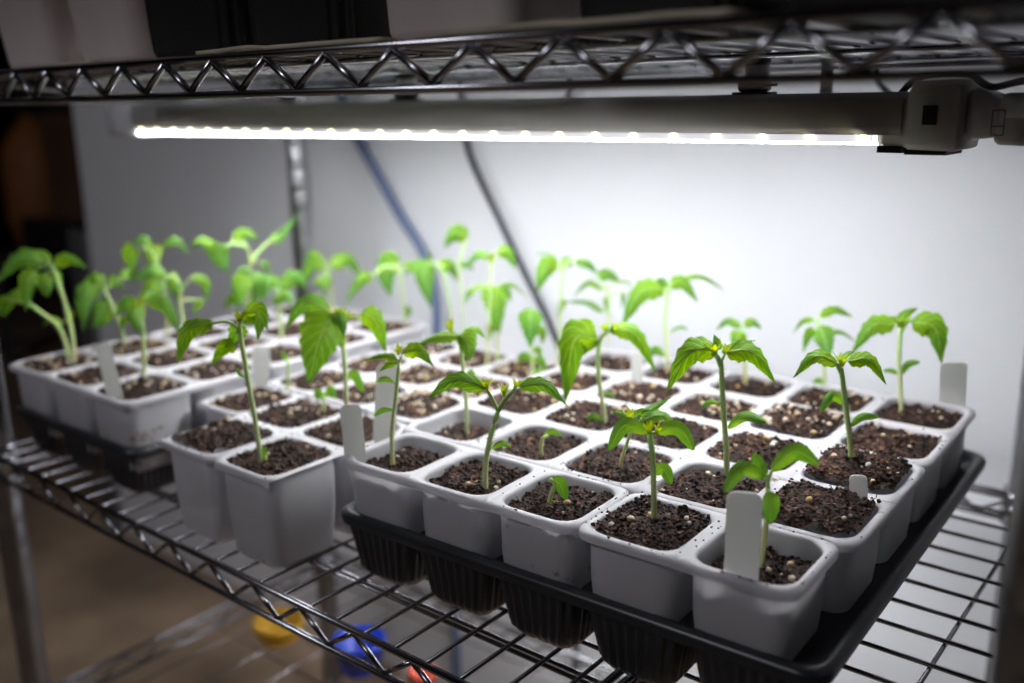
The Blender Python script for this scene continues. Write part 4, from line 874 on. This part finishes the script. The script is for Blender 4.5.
# ---------------------------------------------------------------- plant tags
for tg in TAGS:
    b0, t0, n = Vector(tg['b']), Vector(tg['t']), Vector(tg['n']); up = (t0-b0); H = up.length; up.normalize(); sd = up.cross(n).normalized(); nn = sd.cross(up).normalized()
    w = tg['w']; h = [(-.5*w, 0)]; c = min(.07, w*.3)
    for k in range(5): a = math.pi-k*math.pi/8; h.append((-.5*w+c+c*math.cos(a), H-c+c*math.sin(a)))
    for k in range(5): a = math.pi/2-k*math.pi/8; h.append((.5*w-c+c*math.cos(a), H-c+c*math.sin(a)))
    h += [(.5*w, 0), (.12*w, -.3), (-.12*w, -.3)]
    if 'tall broad' in tg['label']: h[-2] = (.45*w, -.26); h[-1] = (-.45*w, -.26)
    mb = MB(); mb.loft([[b0+sd*x+up*z+nn*q for x, z in h] for q in (-.008, .008)], cap=True)
    tag(mb.build('plant_tag', 'tag_plastic', base=tg['b'], smooth=False), tg['label'], 'plant tag', 'plastic plant tags')

# ---------------------------------------------------------------- things on the upper shelf
UZ = 4.005
def nursery_pot(x, y, w, h, mat, label, flutes=0, grp='upside pots on the upper shelf', taper=.8):
    mb = MB(); rings = []
    prof = [(taper-.08, 0), (taper-.02, .04), (taper, .10), (.97, h-.14), (1.0, h-.14), (1.04, h-.12), (1.04, h), (.98, h), (.93, h-.12), (taper-.05, .12)]
    for s_, z in prof:
        R = rrect(x, y, w*s_, w*s_, w*.28, UZ+z, 12)
        if flutes: R = [((p[0]-x)*(1+.025*math.cos(k*math.pi*.5*1.0*flutes))+x, (p[1]-y)*(1+.025*math.cos(k*math.pi*.5*flutes))+y, p[2]) for k, p in enumerate(R)]
        rings.append(R)
    mb.loft(rings, cap=True)
    tag(mb.build('nursery_pot', mat, base=(x, y, UZ)), label, 'pot', grp)
GA = 'pots on the upper shelf'
nursery_pot(-5.05, .5, .86, 1.6, 'pot_grey', 'dusty mauve grey pot at the far left of the upper shelf', grp=GA)
nursery_pot(-3.15, .5, .88, 1.6, 'pot_grey', 'dusty mauve grey pot second from the left on the upper shelf', grp=GA)
nursery_pot(-1.38, .42, .82, 1.5, 'pot_black', 'black ribbed pot beside the mauve pots on the upper shelf', 1, GA, .9)
nursery_pot(.20, .40, .74, 1.5, 'pot_black', 'black ribbed pot just right of another black pot on the upper shelf', 1, GA, .9)
nursery_pot(2.05, .45, .80, 1.5, 'pot_grey', 'brown grey pot in the middle of the upper shelf', grp=GA, taper=.9)
nursery_pot(3.75, .62, .70, 1.5, 'pot_black', 'black pot right of the brown grey pot on the upper shelf', 1, GA, .92)
nursery_pot(5.35, .62, .72, 1.5, 'pot_black', 'black pot at the right end of the upper shelf', 1, GA, .92)
def sheet(x0, x1, y0, y1, z, th, mat, label, name, cat):
    mb = MB(); n = 30; vs = []
    for q in (0, th):
        for i in range(n+1):
            for j in (0, .33, .66, 1):
                x = x0+(x1-x0)*i/n; y = y0+(y1-y0)*j
                e_ = .03*noise.noise(Vector((x*1.7, y, 2)))
                vs.append((x, y+(.05*noise.noise(Vector((x*3, j, 5)))), z+q+max(0, e_)))
    fs = []; m = (n+1)*4
    for i in range(n):
        for j in range(3):
            a = i*4+j; fs += [(a, a+1, a+5, a+4), (m+a, m+a+4, m+a+5, m+a+1)]
        fs += [(i*4, i*4+4, m+i*4+4, m+i*4), (i*4+3, m+i*4+3, m+i*4+7, i*4+7)]
    fs += [(0, m, m+1, 1), (1, m+1, m+2, 2), (2, m+2, m+3, 3)]; a = n*4
    fs += [(a, a+1, m+a+1, m+a), (a+1, a+2, m+a+2, m+a+1), (a+2, a+3, m+a+3, m+a+2)]
    mb.add(vs, fs); tag(mb.build(name, mat, base=((x0+x1)/2, (y0+y1)/2, z)), label, cat)
sheet(-4.2, -2.9, -.52, -.32, UZ+.0, .03, 'paper', 'yellowed paper strip under the mauve pots on the upper shelf', 'paper_strip', 'paper')
sheet(-.9, 1.6, -.55, -.34, UZ+.0, .04, 'paper', 'crumpled tan paper edge along the front of the upper shelf', 'paper_strip', 'paper')
sheet(2.2, 4.6, -.55, -.15, UZ+.0, .05, 'paper', 'longer tan paper edge at the right of the upper shelf', 'paper_strip', 'paper')
sheet(-6.8, 1.2, .9, 5.3, UZ+.0, .05, 'sheet', 'pale plastic sheet lying on the back of the upper shelf', 'plastic_sheet', 'sheet')

# ---------------------------------------------------------------- things below and in the dark room
def tub(x, y, z, r, h, mat, label, name, cat):
    mb = MB(); mb.lathe((x, y), [(r*.75, z), (r*.8, z+.05), (r*.97, z+h-.1), (r*1.04, z+h-.1), (r*1.04, z+h), (r*.95, z+h), (r*.74, z+.12)], 28)
    tag(mb.build(name, mat, base=(x, y, z)), label, cat)
tub(-3.4, 3.15, -5.44, .42, .55, 'blue_plastic', 'blue plastic tub on the lowest shelf, seen through the wires', 'plastic_tub', 'tub')
tub(-5.2, 2.9, -5.44, .42, .35, 'yellow_plastic', 'small yellow tub on the lowest shelf, seen under the shelf edge', 'plastic_tub', 'tub')
tub(-2.1, 3.3, -5.44, .22, .4, 'red_plastic', 'small red pot on the lowest shelf beside the blue tub', 'plastic_tub', 'tub')
mb = MB(); mb.box((-37.6, 13.6, -3.2), (-33.0, 17, -1.2), .1); tag(mb.build('storage_bin', 'black_plastic', base=(-35.3, 15, -3.2)), 'black storage bin on the dark side table beyond the wall end', 'bin')
mb = MB(); mb.box((-35.6, 14.2, -1.2), (-33.0, 17, 3.4), .05); tag(mb.build('cardboard_box', 'cardboard', base=(-34.3, 15.5, -1.2), smooth=False), 'brown cardboard box on the black bin in the dark left background', 'box')
st_ = empty('side_table', (-37, 15.5, -Z0), 'dark table standing in the unlit room at far left', 'table')
mb = MB(); mb.box((-42, 13.5, -3.5), (-32.6, 17.5, -3.22), .05); mb.build('tabletop', 'dark_frame', st_, smooth=False)
for x in (-41.5, -33.1):
    for y in (13.9, 17.1):
        mb = MB(); mb.box((x-.2, y-.2, -Z0), (x+.2, y+.2, -3.5)); mb.build('leg', 'dark_frame', st_, smooth=False)
mb = MB(); mb.lathe((-39.2, 15.4), [(.7, -3.2), (1.1, -3.0), (1.5, -1.6), (1.45, 1.6), (1.0, 2.5), (.5, 3.0), (.35, 3.3)], 24); tag(mb.build('lidded_jug', 'orange', base=(-39.2, 15.4, -3.2)), 'orange rounded jug on the dark table at far left', 'jug')

# ---------------------------------------------------------------- light and camera
w = bpy.data.worlds.new('World'); bpy.context.scene.world = w; w.use_nodes = True
w.node_tree.nodes['Background'].inputs[0].default_value = (.8, .8, 1, 1); w.node_tree.nodes['Background'].inputs[1].default_value = 0.0
ld = bpy.data.lights.new('fill_light', 'AREA'); ld.shape = 'DISK'; ld.size = .5; ld.energy = FILL; ld.color = (.93, .93, 1)  # dim fill light added outside the frame, aimed at the shelves
lo = bpy.data.objects.new('fill_light', ld); C.objects.link(lo); lo.location = W((-4, -22, 20)); lo.rotation_euler = (Vector((-6, 2, -2))-Vector((-4, -22, 20))).to_track_quat('-Z', 'Y').to_euler()
yaw, pitch, roll = CAMR
f = Vector((math.sin(yaw)*math.cos(pitch), math.cos(yaw)*math.cos(pitch), -math.sin(pitch))); r = Vector((math.cos(yaw), -math.sin(yaw), 0)); d = f.cross(r)
r2 = r*math.cos(roll)+d*math.sin(roll); d2 = -r*math.sin(roll)+d*math.cos(roll)
from mathutils import Matrix
cd = bpy.data.cameras.new('camera'); co = bpy.data.objects.new('camera', cd); C.objects.link(co)
M3 = Matrix((r2, -d2, -f)).transposed(); co.matrix_world = Matrix.Translation(W(CAMP)) @ M3.to_4x4()
cd.sensor_width = 36; cd.lens = 36*CAMF/1024; cd.clip_start = .01
cd.dof.use_dof = True; cd.dof.focus_distance = 8.5*U; cd.dof.aperture_fstop = 3.4
sc = bpy.context.scene; sc.camera = co
sc.view_settings.view_transform = 'Standard'; sc.view_settings.look = 'None'; sc.view_settings.gamma = 1; sc.view_settings.exposure = EXPO
sc.view_settings.use_curve_mapping = False
for o in list(bpy.data.objects):
    if '_b' in o: del o['_b']
